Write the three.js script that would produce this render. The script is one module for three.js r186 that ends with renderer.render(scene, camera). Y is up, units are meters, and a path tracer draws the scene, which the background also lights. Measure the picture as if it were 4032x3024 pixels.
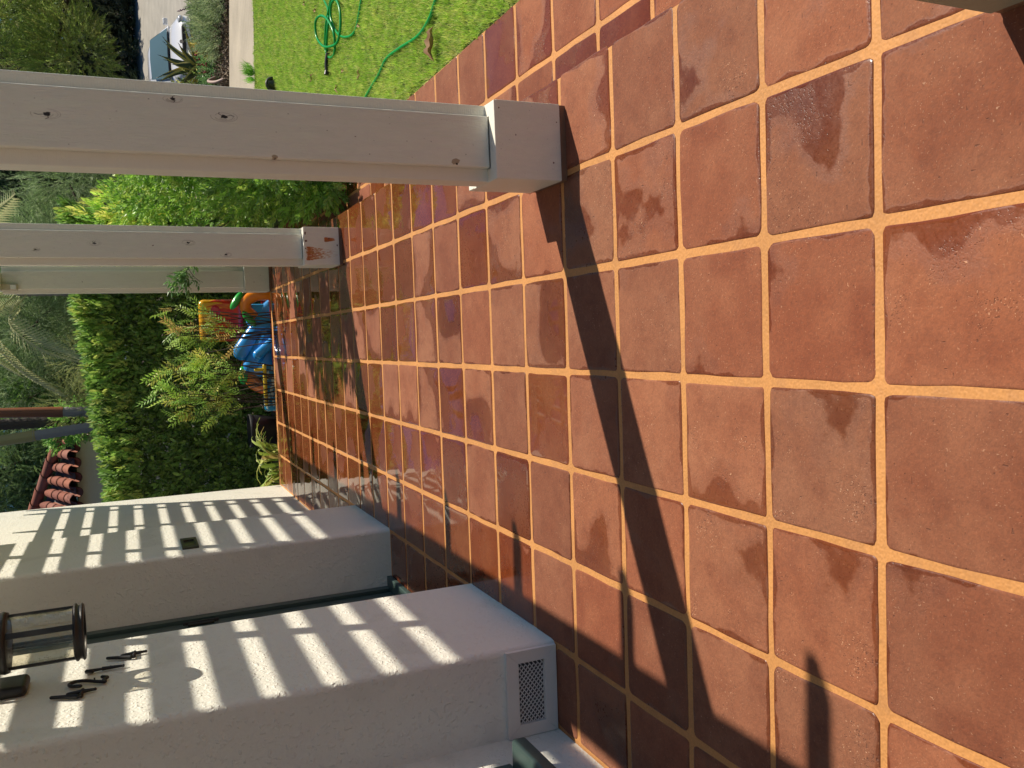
import * as THREE from 'three';
import { Sky } from 'three/addons/objects/Sky.js';
import { RoundedBoxGeometry } from 'three/addons/geometries/RoundedBoxGeometry.js';
import { mergeGeometries, mergeVertices, toCreasedNormals } from 'three/addons/utils/BufferGeometryUtils.js';

// ------------------------------------------------------------------ camera, sky, sun, exposure
const L = 1 / 3;                                    // one floor tile (joint to joint) in metres
const scene = new THREE.Scene();
const camera = new THREE.PerspectiveCamera(48.02965, 4 / 3, 0.05, 600);
camera.position.set(0.393371 * L, 4.1197 * L, 3.81582 * L);
camera.rotation.set(-0.41947, 0.06154, -0.05906 - Math.PI / 2, 'YXZ');   // the phone was held on its side: world up points to the left of the picture

const SUN = new THREE.Vector3(0.735, 1, -0.335).normalize();
const sky = new Sky();
sky.name = 'sky';
sky.scale.setScalar(450);
sky.material.uniforms.sunPosition.value.copy(SUN);
sky.material.uniforms.turbidity.value = 3;
sky.material.uniforms.rayleigh.value = 1.2;
sky.material.uniforms.mieCoefficient.value = 0.004;
sky.material.uniforms.cloudCoverage.value = 0;
sky.userData = { label: 'clear pale blue daytime sky', category: 'sky', kind: 'structure' };
scene.add(sky);
scene.environmentIntensity = 0.058;
const sun = new THREE.DirectionalLight(0xfff4e2, 5);
sun.name = 'sun';
sun.position.copy(SUN).multiplyScalar(40);
sun.castShadow = true;
sun.shadow.mapSize.set(4096, 4096);
Object.assign(sun.shadow.camera, { left: -14, right: 14, top: 14, bottom: -14, near: 1, far: 110 });
sun.shadow.radius = 1;
scene.add(sun, sun.target);

const renderer = new THREE.WebGLRenderer({ antialias: true });
renderer.toneMapping = THREE.LinearToneMapping;
renderer.toneMappingExposure = 1.2;
renderer.shadowMap.enabled = true;

// ------------------------------------------------------------------ helpers
function rng(seed) { let a = seed | 0; return () => { a = (a + 0x6d2b79f5) | 0; let t = Math.imul(a ^ (a >>> 15), 1 | a); t = (t + Math.imul(t ^ (t >>> 7), 61 | t)) ^ t; return ((t ^ (t >>> 14)) >>> 0) / 4294967296; }; }
const V = (x, y, z) => new THREE.Vector3(x, y, z);
const P = (x, y, z) => new THREE.Vector3(x * L, y * L, z * L);            // a point given in tiles
const clamp = (x, a = 0, b = 1) => Math.min(b, Math.max(a, x));
const sstep = (a, b, x) => { const t = clamp((x - a) / (b - a)); return t * t * (3 - 2 * t); };
const mix = (a, b, t) => a + (b - a) * t;
const used = {};
function numbered(n) { const k = used[n] = (used[n] ?? -1) + 1; return k ? n + '_' + String(k).padStart(3, '0') : n; }
function tag(o, label, category, group, kind) {
  o.userData.label = label; o.userData.category = category;
  if (group) o.userData.group = group;
  if (kind) o.userData.kind = kind;
  return o;
}
function thing(name, label, category, pos, group, kind) {
  const o = new THREE.Group(); o.name = numbered(name); if (pos) o.position.copy(pos);
  tag(o, label, category, group, kind); scene.add(o); return o;
}
function part(name, geo, mat, parent, label) {
  const m = new THREE.Mesh(geo, mat); m.name = name; m.castShadow = m.receiveShadow = true;
  if (label) m.userData.label = label;
  parent.add(m); return m;
}
function solo(name, geo, mat, label, category, group, kind) { const m = part(numbered(name), geo, mat, scene); return tag(m, label, category, group, kind); }
// a box from corner to corner in tiles, optionally with rounded edges (radius in metres), uv in metres
function uvMetres(g, bySide) {
  const p = g.attributes.position, n = g.attributes.normal, uv = new Float32Array(p.count * 2);
  for (let i = 0; i < p.count; i++) {
    const side = bySide ? Math.floor(i / (p.count / 6)) >> 1 : -1, ax = bySide ? +(side === 0) : Math.abs(n.getX(i)), ay = bySide ? +(side === 1) : Math.abs(n.getY(i)), az = bySide ? +(side === 2) : Math.abs(n.getZ(i)), x = p.getX(i), y = p.getY(i), z = p.getZ(i);
    if (ay >= ax && ay >= az) { uv[2 * i] = x; uv[2 * i + 1] = z; } else if (ax >= az) { uv[2 * i] = z; uv[2 * i + 1] = y; } else { uv[2 * i] = x; uv[2 * i + 1] = y; }
  }
  g.setAttribute('uv', new THREE.BufferAttribute(uv, 2)); return g;
}
function box(x0, x1, y0, y1, z0, z1, r = 0, seg = 2) {
  const w = (x1 - x0) * L, h = (y1 - y0) * L, d = (z1 - z0) * L;
  const g = r ? new RoundedBoxGeometry(w, h, d, seg, r) : new THREE.BoxGeometry(w, h, d);
  g.translate((x0 + x1) / 2 * L, (y0 + y1) / 2 * L, (z0 + z1) / 2 * L);
  return uvMetres(g, r > 0 && !g.index);
}
const clean = (g) => { const q = g.index ? g.toNonIndexed() : g; for (const k of Object.keys(q.attributes)) if (!['position', 'normal', 'uv'].includes(k)) q.deleteAttribute(k); return q; };
const merge = (list) => mergeGeometries(list.map(clean));
function tube(points, r, seg = 6, n = points.length * 5, closed = false) { return new THREE.TubeGeometry(new THREE.CatmullRomCurve3(points, closed, 'centripetal'), n, r, seg, closed); }
// a tapered limb through points, radius given at both ends
function limb(points, r0, r1, seg = 7, n = points.length * 4) {
  const g = tube(points, 1, seg, n), c = new THREE.CatmullRomCurve3(points, false, 'centripetal'), p = g.attributes.position, q = V(0, 0, 0);
  for (let i = 0; i <= n; i++) { const o = c.getPointAt(i / n), r = mix(r0, r1, i / n); for (let j = 0; j <= seg; j++) { const k = i * (seg + 1) + j; q.fromBufferAttribute(p, k).sub(o).multiplyScalar(r).add(o); p.setXYZ(k, q.x, q.y, q.z); } }
  g.computeVertexNormals(); return g;
}

// ------------------------------------------------------------------ noise and textures
function makeNoise(seed) {
  const t = new Float32Array(65536), r = rng(seed); for (let i = 0; i < 65536; i++) t[i] = r();
  return (x, y) => {
    const xi = Math.floor(x), yi = Math.floor(y), fx = x - xi, fy = y - yi, u = fx * fx * (3 - 2 * fx), v = fy * fy * (3 - 2 * fy);
    const a = (xi & 255), b = (xi + 1) & 255, c = (yi & 255) << 8, d = ((yi + 1) & 255) << 8;
    return (t[a + c] * (1 - u) + t[b + c] * u) * (1 - v) + (t[a + d] * (1 - u) + t[b + d] * u) * v;
  };
}
const N = makeNoise(11);
function fbm(x, y, o = 4) { let s = 0, a = 0.5, n = 0; for (let i = 0; i < o; i++) { s += a * N(x, y); n += a; x = x * 2.03 + 17.3; y = y * 2.03 + 9.1; a *= 0.5; } return s / n; }
// the same on a lattice that closes after `p` cells, for maps that repeat
function pfbm(u, v, p, o, seed) { let s = 0, a = 0.5, n = 0; for (let i = 0; i < o; i++) { s += a * pnoise(u * p, v * p, p, seed + i * 37); n += a; p *= 2; a *= 0.5; } return s / n; }
function hash(x, y, s) { let h = Math.imul(x, 374761393) ^ Math.imul(y, 668265263) ^ Math.imul(s, 2246822519); h = Math.imul(h ^ (h >>> 13), 1274126177); return ((h ^ (h >>> 16)) >>> 0) / 4294967296; }
function pnoise(x, y, p, s) {
  const xi = Math.floor(x), yi = Math.floor(y), fx = x - xi, fy = y - yi, u = fx * fx * (3 - 2 * fx), v = fy * fy * (3 - 2 * fy), a = ((xi % p) + p) % p, b = (a + 1) % p, c = ((yi % p) + p) % p, d = (c + 1) % p;
  return (hash(a, c, s) * (1 - u) + hash(b, c, s) * u) * (1 - v) + (hash(a, d, s) * (1 - u) + hash(b, d, s) * u) * v;
}
const toS = (c) => { c = clamp(c); return Math.round(255 * (c <= 0.0031308 ? 12.92 * c : 1.055 * Math.pow(c, 1 / 2.4) - 0.055)); };
function texture(w, h, srgb, fill, repeat) {
  const d = new Uint8Array(w * h * 4), o = [0, 0, 0];
  for (let y = 0; y < h; y++) for (let x = 0; x < w; x++) { fill((x + 0.5) / w, (y + 0.5) / h, o, x, y); const k = (y * w + x) * 4; for (let i = 0; i < 3; i++) d[k + i] = srgb ? toS(o[i]) : Math.round(255 * clamp(o[i])); d[k + 3] = 255; }
  const t = new THREE.DataTexture(d, w, h, THREE.RGBAFormat); t.magFilter = THREE.LinearFilter; t.minFilter = THREE.LinearMipmapLinearFilter; t.generateMipmaps = true;
  if (srgb) t.colorSpace = THREE.SRGBColorSpace;
  if (repeat) { t.wrapS = t.wrapT = THREE.RepeatWrapping; t.repeat.set(repeat, repeat); }
  t.needsUpdate = true; return t;
}
const grey = (f) => (u, v, o) => { o[0] = o[1] = o[2] = f(u, v); };
const mat = (color, roughness = 0.7, more = {}) => new THREE.MeshStandardMaterial({ color: Array.isArray(color) ? new THREE.Color().setRGB(...color) : color, roughness, ...more });

// ---- sixteen fired-clay tiles in one atlas: colour, roughness and relief
const CELL = 512, AT = 2048;
const tileKinds = [];
{
  const r = rng(5);
  for (let i = 0; i < 16; i++) tileKinds.push({ wet: [0.1, 0.16, 0.2, 0.26, 0.2, 0.3, 0.34, 0.38, 0.42, 0.46, 0.5, 0.56, 0.64, 0.74, 0.9, 0.52][i], pit: [0.3, 0.2, 0.7, 0.2, 1, 0.4, 0.2, 0.7, 0.2, 0.3, 0.9, 0.2, 0.4, 0.1, 0.1, 1][i], ox: r() * 200, oy: r() * 200, tone: r(), dark: r() });
}
const cA = new Uint8Array(AT * AT * 4), rA = new Uint8Array(AT * AT * 4), bA = new Uint8Array(AT * AT * 4);
for (let i = 0; i < 16; i++) {
  const K = tileKinds[i], cx = (i % 4) * CELL, cy = Math.floor(i / 4) * CELL;
  for (let y = 0; y < CELL; y++) for (let x = 0; x < CELL; x++) {
    const u = (x + 0.5) / CELL - 0.5, v = (y + 0.5) / CELL - 0.5, X = u + K.ox, Y = v + K.oy;
    const low = fbm(X * 2.6, Y * 2.6, 4), mid = fbm(X * 9 + 40, Y * 9, 3), fine = N(X * 130, Y * 130), grain = N(X * 61 + 5, Y * 61);
    const d = 0.5 - Math.max(Math.abs(u), Math.abs(v));
    // clay
    const t = clamp(0.1 + 0.6 * K.tone + 1.3 * (low - 0.5)), m = clamp((mid - 0.48) * 2.6) * 0.6 + 0.45 * sstep(0.5, 0.7, fbm(X * 1.7 + 210, Y * 1.7 + 9, 4));
    let R = mix(0.238, 0.285, t), G = mix(0.074, 0.114, t), B = mix(0.033, 0.058, t);
    R *= 1 - 0.22 * m; G *= 1 - 0.3 * m; B *= 1 - 0.32 * m;
    const k = 0.97 + 0.2 * (fine - 0.5) + 0.16 * (grain - 0.5) + 0.1 * (low - 0.5) - 0.14 * K.dark; R *= k; G *= k; B *= k;
    // where the surface is coarse: open pores and pale grit
    const coarse = K.pit * sstep(0.45, 0.62, fbm(X * 3.1 + 90, Y * 3.1 + 31, 3));
    const pore = 0.6 * N(X * 150 + 7, Y * 150 + 3) + 0.4 * N(X * 61 + 37, Y * 61 + 3), grit = N(X * 120 + 71, Y * 120 + 13);
    const pores = coarse * sstep(0.66, 0.8, pore) + sstep(0.958, 0.975, N(X * 41 + 3, Y * 41 + 81)), grits = sstep(0.9, 0.965, grit) * (0.26 + 0.74 * coarse);
    R = mix(R, 0.1, pores * 0.6); G = mix(G, 0.04, pores * 0.6); B = mix(B, 0.025, pores * 0.6);
    R = mix(R, 0.62, grits); G = mix(G, 0.38, grits); B = mix(B, 0.24, grits);
    // water: rims along the joints dry last, with tongues and drops across the face
    const wob = fbm(X * 6 + 3, Y * 6, 3) - 0.5;
    const rim = (1 - sstep(0.015, 0.09, d + 0.1 * wob)) * 0.5;
    const field = K.wet + 1.3 * (fbm(X * 1.35 + 55, Y * 1.0 + 7, 3) - 0.5) + 0.22 * wob + rim;
    const damp = sstep(0.36, 0.5, field), wet = sstep(0.5, 0.545, field), pool = sstep(0.82, 0.9, field + 0.12 * K.wet);
    const q = 0.35 * damp + 0.65 * wet;
    R *= mix(1, 0.66, q); G *= mix(1, 0.53, q); B *= mix(1, 0.44, q);
    const rough = mix(mix(mix(0.9, 0.6, damp) + 0.1 * (fine - 0.5), 0.3 + 0.1 * (grain - 0.5) + 0.2 * coarse, wet), 0.04, pool);
    const h = 0.55 + (1 - 0.7 * wet) * (1 - pool) * (0.1 * (fine - 0.5) + 0.1 * (grain - 0.5)) + (1 - pool) * (0.3 * (mid - 0.5) * 0.5 - 0.3 * pores + 0.15 * grits) + 0.16 * (low - 0.5) * (1 - pool);
    const o = ((cy + y) * AT + cx + x) * 4;
    cA[o] = toS(R); cA[o + 1] = toS(G); cA[o + 2] = toS(B); cA[o + 3] = 255;
    rA[o] = rA[o + 1] = rA[o + 2] = Math.round(255 * clamp(rough)); rA[o + 3] = 255;
    bA[o] = bA[o + 1] = bA[o + 2] = Math.round(255 * clamp(h)); bA[o + 3] = 255;
  }
}
function atlas(d, srgb) { const t = new THREE.DataTexture(d, AT, AT, THREE.RGBAFormat); t.magFilter = THREE.LinearFilter; if (srgb) t.colorSpace = THREE.SRGBColorSpace; t.needsUpdate = true; return t; }
const clayMat = new THREE.MeshStandardMaterial({ map: atlas(cA, true), roughnessMap: atlas(rA), roughness: 1, bumpMap: atlas(bA), bumpScale: 0.003 });
const clays = [[1, 1, 1], [1.1, 1.07, 1.02], [0.9, 0.86, 0.83], [1.08, 0.99, 0.9], [0.99, 1.03, 1.04], [0.94, 0.94, 0.93], [1.12, 1.12, 1.08]].map((c) => { const m = clayMat.clone(); m.color.setRGB(...c); return m; });   // firings differ from tile to tile

const groutMap = texture(1024, 1024, true, (u, v, o) => { const a = pfbm(u, v, 6, 4, 3), f = pnoise(u * 256, v * 256, 256, 9), s = sstep(0.6, 0.72, pfbm(u, v, 14, 4, 77)); const k = 0.86 + 0.22 * (a - 0.5) + 0.16 * (f - 0.5); o[0] = mix(0.6 * k, 0.34, s * 0.25); o[1] = mix(0.275 * k, 0.17, s * 0.3); o[2] = mix(0.083 * k, 0.065, s * 0.3); }, 1);
const groutBump = texture(512, 512, false, grey((u, v) => 0.5 + 0.5 * (pnoise(u * 256, v * 256, 256, 4) - 0.5) + 0.6 * (pfbm(u, v, 12, 4, 6) - 0.5)), 1);
const groutMat = mat([1, 1, 1], 0.7, { map: groutMap, bumpMap: groutBump, bumpScale: 0.0018 });

const stuccoBump = texture(1024, 1024, false, grey((u, v) => { const b = pfbm(u, v, 70, 3, 21), l = sstep(0.6, 0.85, pfbm(u, v, 90, 2, 5)), w = pfbm(u, v, 8, 3, 15), f = pnoise(u * 300, v * 300, 300, 8); return 0.3 + 0.35 * (b - 0.5) + 0.3 * l + 0.45 * (w - 0.5) + 0.1 * f; }), 1);
const stuccoMap = texture(512, 512, true, (u, v, o) => { const a = pfbm(u, v, 4, 5, 61), k = 1 + 0.1 * (a - 0.5), s = sstep(0.64, 0.76, pfbm(u, v, 9, 4, 19)) * 0.06; o[0] = 0.8 * k - s; o[1] = 0.79 * k - s; o[2] = 0.7 * k - s; }, 0.5);
const stuccoMat = mat([1, 1, 1], 0.55, { map: stuccoMap, bumpMap: stuccoBump, bumpScale: 0.0065 });
const smoothBump = texture(512, 512, false, grey((u, v) => 0.5 + 0.35 * (pfbm(u, v, 60, 3, 2) - 0.5) + 0.2 * (pfbm(u, v, 9, 3, 12) - 0.5)), 2);
const paintBump = texture(512, 512, false, grey((u, v) => 0.5 + 0.5 * (pfbm(u, v, 26, 3, 2) - 0.5) + 0.35 * (pnoise(u * 10, v * 150, 10, 31) - 0.5) * 0.4), 3);
const PAINT = [0.75, 0.725, 0.63];
const paintMat = mat(PAINT, 0.5, { bumpMap: paintBump, bumpScale: 0.0025 }), cream = paintMat;
const darkGreen = mat([0.055, 0.09, 0.08], 0.36), iron = mat([0.018, 0.016, 0.014], 0.42, { bumpMap: smoothBump, bumpScale: 0.001 });

// painted board with knots, cracks and scuffs, drawn in tiles: x across, y up
function boardTexture(w, h, x0, x1, y0, y1, marks, seed) {
  const c = document.createElement('canvas'); c.width = w; c.height = h; const g = c.getContext('2d'), r = rng(seed);
  const X = (x) => (x - x0) / (x1 - x0) * w, Y = (y) => h - (y - y0) / (y1 - y0) * h, s = h / (y1 - y0);
  const b = PAINT.map(toS); g.fillStyle = `rgb(${b})`; g.fillRect(0, 0, w, h);
  for (let i = 0; i < 900; i++) { const k = (r() - 0.5) * 9, q = b.map((v) => Math.round(v + k)); g.fillStyle = `rgba(${q},0.35)`; g.beginPath(); g.ellipse(r() * w, r() * h, 4 + r() * 14, 10 + r() * 50, 0, 0, 7); g.fill(); }
  for (let i = 0; i < 60; i++) { g.fillStyle = `rgba(70,55,45,${0.2 + 0.4 * r()})`; const q = 0.6 + r() * 1.6; g.beginPath(); g.arc(r() * w, r() * h, q, 0, 7); g.fill(); }
  for (const m of marks) {
    const [kind, x, y, q] = m;
    if (kind === 'knot') {
      g.strokeStyle = 'rgba(95,80,70,0.45)';
      for (let i = 0; i < 5; i++) { g.lineWidth = 0.8 + r(); g.beginPath(); g.ellipse(X(x), Y(y), q * s * (0.9 + 0.35 * i) * 0.75, q * s * (1 + 0.4 * i), 0, r() * 6, 7 + r() * 2 - 4); g.stroke(); }
      g.fillStyle = 'rgb(40,31,27)'; g.beginPath();
      for (let i = 0; i <= 16; i++) { const a = i / 16 * Math.PI * 2, e = q * s * (0.45 + 0.45 * r()); g.lineTo(X(x) + Math.cos(a) * e * 0.8, Y(y) + Math.sin(a) * e); } g.fill();
      g.strokeStyle = 'rgb(50,40,35)'; g.lineWidth = 1.4;
      for (let i = 0; i < 2; i++) { const a = r() * 7; g.beginPath(); g.moveTo(X(x), Y(y)); g.lineTo(X(x) + Math.cos(a) * q * s * 1.1, Y(y) + Math.sin(a) * q * s * 1.5); g.lineTo(X(x) + Math.cos(a + 0.3) * q * s * 1.5, Y(y) + Math.sin(a + 0.3) * q * s * 2.1); g.stroke(); }
    } else if (kind === 'scuff') {
      g.fillStyle = 'rgba(150,125,100,0.75)'; g.beginPath(); for (let i = 0; i <= 10; i++) { const a = i / 10 * 6.283, e = q * s * (0.7 + 0.5 * r()); g.lineTo(X(x) + Math.cos(a) * e, Y(y) + Math.sin(a) * e * 0.7); } g.fill();
      g.fillStyle = 'rgb(35,28,25)'; g.fillRect(X(x) - q * s * 0.9, Y(y), q * s * 0.5, q * s * 0.3);
    } else if (kind === 'rust') {
      for (let i = 0; i < 420; i++) { const a = r() * r(), px = X(x + (r() - 0.5) * q * (0.35 + 0.5 * (1 - a))), py = Y(y - a * q * 1.9); g.fillStyle = `rgba(${150 + r() * 40},${75 + r() * 35},${25 + r() * 20},${0.1 + 0.4 * (1 - a)})`; g.beginPath(); g.ellipse(px, py, 2 + r() * 5, 5 + r() * 22, 0, 0, 7); g.fill(); }
    } else if (kind === 'chip') {
      g.fillStyle = 'rgb(95,60,48)'; g.beginPath(); for (let i = 0; i <= 9; i++) { const a = i / 9 * 6.283, e = q * s * (0.4 + 0.8 * r()); g.lineTo(X(x) + Math.cos(a) * e, Y(y) + Math.sin(a) * e); } g.fill();
    }
  }
  const t = new THREE.CanvasTexture(c); t.colorSpace = THREE.SRGBColorSpace; return t;
}

// ------------------------------------------------------------------ ground: lawn soil, paths, road
const soilMap = texture(512, 512, true, (u, v, o) => { const a = pfbm(u, v, 12, 5, 40), b = pnoise(u * 128, v * 128, 128, 2); const k = 0.6 + 0.8 * a + 0.3 * (b - 0.5); o[0] = 0.075 * k; o[1] = 0.055 * k; o[2] = 0.035 * k; }, 0.7);
const soilBump = texture(256, 256, false, grey((u, v) => pfbm(u, v, 16, 4, 3)), 0.7);
const soilMat = mat([1, 1, 1], 0.95, { map: soilMap, bumpMap: soilBump, bumpScale: 0.03 });
const LAWN = -0.172;
{
  // one sheet to the horizon: level at the lawn, falling to the street beyond the planting
  const g = new THREE.PlaneGeometry(900, 900, 180, 180).rotateX(-Math.PI / 2), p = g.attributes.position;
  const sx = (t) => Math.sign(t) * (Math.abs(t) < 60 ? Math.abs(t) * Math.abs(t) / 60 * 0.5 + Math.abs(t) * 0.5 : Math.abs(t));
  for (let i = 0; i < p.count; i++) {
    const x = sx(p.getX(i)), z = sx(p.getZ(i));
    const fall = x > 3 ? -1.2 * sstep(-15.5, -21.5, z) * sstep(3, 6, x) : 0, rise = x > 3 ? 1.5 * sstep(-29, -52, z) * sstep(3, 6, x) : 0;
    p.setXYZ(i, x, -0.2 + fall + rise, z);
  }
  g.computeVertexNormals(); uvMetres(g);
  solo('ground', g, soilMat, 'bare brown garden soil around and beyond the lawn', 'ground', null, 'structure');
}
const concreteMap = texture(512, 512, true, (u, v, o) => { const a = pfbm(u, v, 5, 5, 90), s = pnoise(u * 5, v * 70, 5, 33), f = pnoise(u * 200, v * 200, 200, 1); const k = 0.86 + 0.35 * (a - 0.5) + 0.12 * (s - 0.5) + 0.12 * (f - 0.5); o[0] = 0.47 * k; o[1] = 0.41 * k; o[2] = 0.32 * k; }, 0.5);
const concreteMat = mat([1, 1, 1], 0.8, { map: concreteMap, bumpMap: groutBump, bumpScale: 0.003 });
function slab(points, y0, y1) {                                       // outline in metres (x, z)
  const s = new THREE.Shape(points.map(([x, z]) => new THREE.Vector2(x, -z)));
  const g = new THREE.ExtrudeGeometry(s, { depth: y1 - y0, bevelEnabled: false }).rotateX(-Math.PI / 2).translate(0, y0, 0); return uvMetres(g);
}
solo('garden_path', slab([[2.5, -9.33], [3.1, -9.21], [4.04, -9.03], [14, -7.1], [14, -9.1], [4.8, -11.12], [3.85, -11.55], [2.5, -12.0]], -0.3, -0.168), concreteMat, 'pale concrete path crossing behind the lawn', 'path', null, 'structure');
{
  const prof = [[-21, -1.36], [-29, -1.36], [-33, -1.25], [-38, -0.86], [-43, -0.36], [-48, 0.02]];
  const pos = [], idx = []; prof.forEach(([z, y]) => pos.push(5.5, y, z, 40, y, z)); for (let i = 0; i < prof.length - 1; i++) idx.push(2 * i, 2 * i + 1, 2 * i + 2, 2 * i + 1, 2 * i + 3, 2 * i + 2);
  const g = new THREE.BufferGeometry(); g.setAttribute('position', new THREE.Float32BufferAttribute(pos, 3)); g.setIndex(idx); g.computeVertexNormals(); uvMetres(g);
  solo('road', g, mat([0.8, 0.86, 0.95], 0.85, { map: concreteMap }), 'grey concrete street behind the white car', 'road', null, 'structure');
}

// ------------------------------------------------------------------ patio: mortar bed and clay tiles, each a mesh of its own
const tileGeos = [];
function tileGeometry(w, d, seed, cell, turn) {
  // a hand-made tile: wavy outline, rounded corners, an eased arris; x and z in tiles
  const r = rng(seed), n = 28, ring = [], hw = w / 2, hd = d / 2, rc = 0.035 + 0.02 * r(), ph = [r() * 7, r() * 7, r() * 7], amp = 0.0035;
  for (let i = 0; i < n; i++) {
    const side = Math.floor(i / 7), k = i % 7; let x, z;
    if (k < 5) { const s = mix(-1, 1, k / 4), e = [hw - rc, hd - rc][side % 2] * s; if (side === 0) { x = e; z = -hd; } else if (side === 1) { x = hw; z = e; } else if (side === 2) { x = -e; z = hd; } else { x = -hw; z = -e; } } else {
      const a = (k - 4) / 3 * Math.PI / 2 + side * Math.PI / 2 - Math.PI / 2, c = [[1, -1], [1, 1], [-1, 1], [-1, -1]][side]; x = c[0] * (hw - rc) + Math.cos(a) * rc; z = c[1] * (hd - rc) + Math.sin(a) * rc;
    }
    const q = amp * (Math.sin(i * 0.9 + ph[0]) + Math.sin(i * 1.7 + ph[1])) + (r() - 0.5) * 0.005; const l = Math.hypot(x, z); ring.push([x * (1 + q / l), z * (1 + q / l)]);
  }
  const rings = [[0.996, -0.06], [1, -0.018], [0.996, -0.008], [0.984, -0.0015], [0.955, 0.001], [0.5, 0.0045]], pos = [], idx = [];
  for (const [s, y] of rings) for (const [x, z] of ring) pos.push(x * s * L, y * L, z * s * L);
  for (let k = 0; k < rings.length - 1; k++) for (let i = 0; i < n; i++) { const a = k * n + i, b = k * n + (i + 1) % n; idx.push(a, a + n, b, b, a + n, b + n); }
  const top = rings.length * n; pos.push(0, 0.0055 * L, 0); for (let i = 0; i < n; i++) idx.push((rings.length - 1) * n + i, top, (rings.length - 1) * n + (i + 1) % n);
  const g = new THREE.BufferGeometry(); g.setAttribute('position', new THREE.Float32BufferAttribute(pos, 3)); g.setIndex(idx);
  const uv = []; for (let i = 0; i <= top; i++) {
    let u = pos[3 * i] / L * 0.985, v = pos[3 * i + 2] / L * 0.985; for (let t = 0; t < turn % 4; t++) [u, v] = [-v, u]; if (turn >= 4) u = -u;
    uv.push(((cell % 4) + 0.5 + clamp(u, -0.49, 0.49)) / 4, (Math.floor(cell / 4) + 0.5 + clamp(v, -0.49, 0.49)) / 4);
  }
  g.setAttribute('uv', new THREE.Float32BufferAttribute(uv, 2)); g.computeVertexNormals(); return g;
}
const patio = thing('patio', 'terracotta tiled patio floor with orange mortar joints, wet in patches', 'patio floor', null, null, 'structure');
const lowerStep = thing('patio_step', 'lower step of terracotta tiles between the patio and the lawn', 'step', null, null, 'structure');
{
  const bed = (x0, x1, z0, z1, y) => { const g = new THREE.PlaneGeometry((x1 - x0) * L, (z1 - z0) * L, 1, 1).rotateX(-Math.PI / 2).translate((x0 + x1) / 2 * L, y * L, (z0 + z1) / 2 * L); return uvMetres(g); };
  part('mortar', merge([box(-4.6, 2.955, -0.46, -0.006, -23.24, 8), box(-4.6, 2.955, -0.9, -0.47, -23.2, 8)]), groutMat, patio);
  part('mortar', merge([box(2.958, 4.46, -1.0, -0.488, -23.24, 8)]), groutMat, lowerStep);
  const r = rng(77);
  const wetAt = (x, z) => {                                          // hosed most recently towards the far end and along the house
    const far = 0.16 + sstep(-2.2, -7.5, z) * 0.66 + sstep(-6, -9, z) * (x < -1 ? 0.4 : 0) + 0.25 * sstep(1.2, 2.6, x) + (z > -1 && x < -1.5 ? 0.15 : 0);
    return clamp(far + (r() - 0.5) * 0.7);
  };
  const special = { '1,-3': [15, 0], '1,-1': [2, 0], '-2,-2': [4, 0] };
  let seed = 1000;
  function lay(parent, x0, x1, z0, z1, y, key, wetness) {
    const w = x1 - x0 - 0.055 + (r() - 0.5) * 0.016, d = z1 - z0 - 0.055 + (r() - 0.5) * 0.016, f = wetness ?? wetAt((x0 + x1) / 2, (z0 + z1) / 2);
    let cell = Math.min(14, Math.max(0, Math.round(f * 13 + (r() - 0.5) * 3.5))), turn = Math.floor(r() * 8);
    if (special[key]) [cell, turn] = special[key];
    const m = part('tile', tileGeometry(w, d, seed++, cell, turn), clays[Math.floor(r() * clays.length)], parent);
    m.position.set(((x0 + x1) / 2 + (r() - 0.5) * 0.008) * L, (y + (r() - 0.5) * 0.004) * L, ((z0 + z1) / 2 + (r() - 0.5) * 0.008) * L);
    m.rotation.set((r() - 0.5) * 0.006, (r() - 0.5) * 0.008, (r() - 0.5) * 0.006);
  }
  for (let c = -2; c < 24; c++) {
    const z1 = -c + 0.0, z0 = c === 23 ? -23.25 : z1 - 1;
    if (c === 23) continue;
    for (let k = -3; k < 3; k++) lay(patio, k, k + 1, z0, z1, 0, k + ',' + z0);
    for (const [b0, b1, wf] of [[-4.5, 9, null], [-10.93, -7.09, 0.9], [-23.2, -13.57, 0.95]]) {   // the strips that run into the bays between the piers
      const q0 = Math.max(z0, b0), q1 = Math.min(z1, b1); if (q1 - q0 > 0.12) lay(patio, -3.92, -3, q0, q1, 0, null, wf);
    }
    lay(lowerStep, 3.0, 3.53, z0 - 0.03, z1 - 0.03, -0.482, null, 0.55 + 0.4 * r());
    lay(lowerStep, 3.53, 4.49, z0 - 0.03, z1 - 0.03, -0.482, null, 0.4 + 0.5 * r());
  }
}

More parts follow.
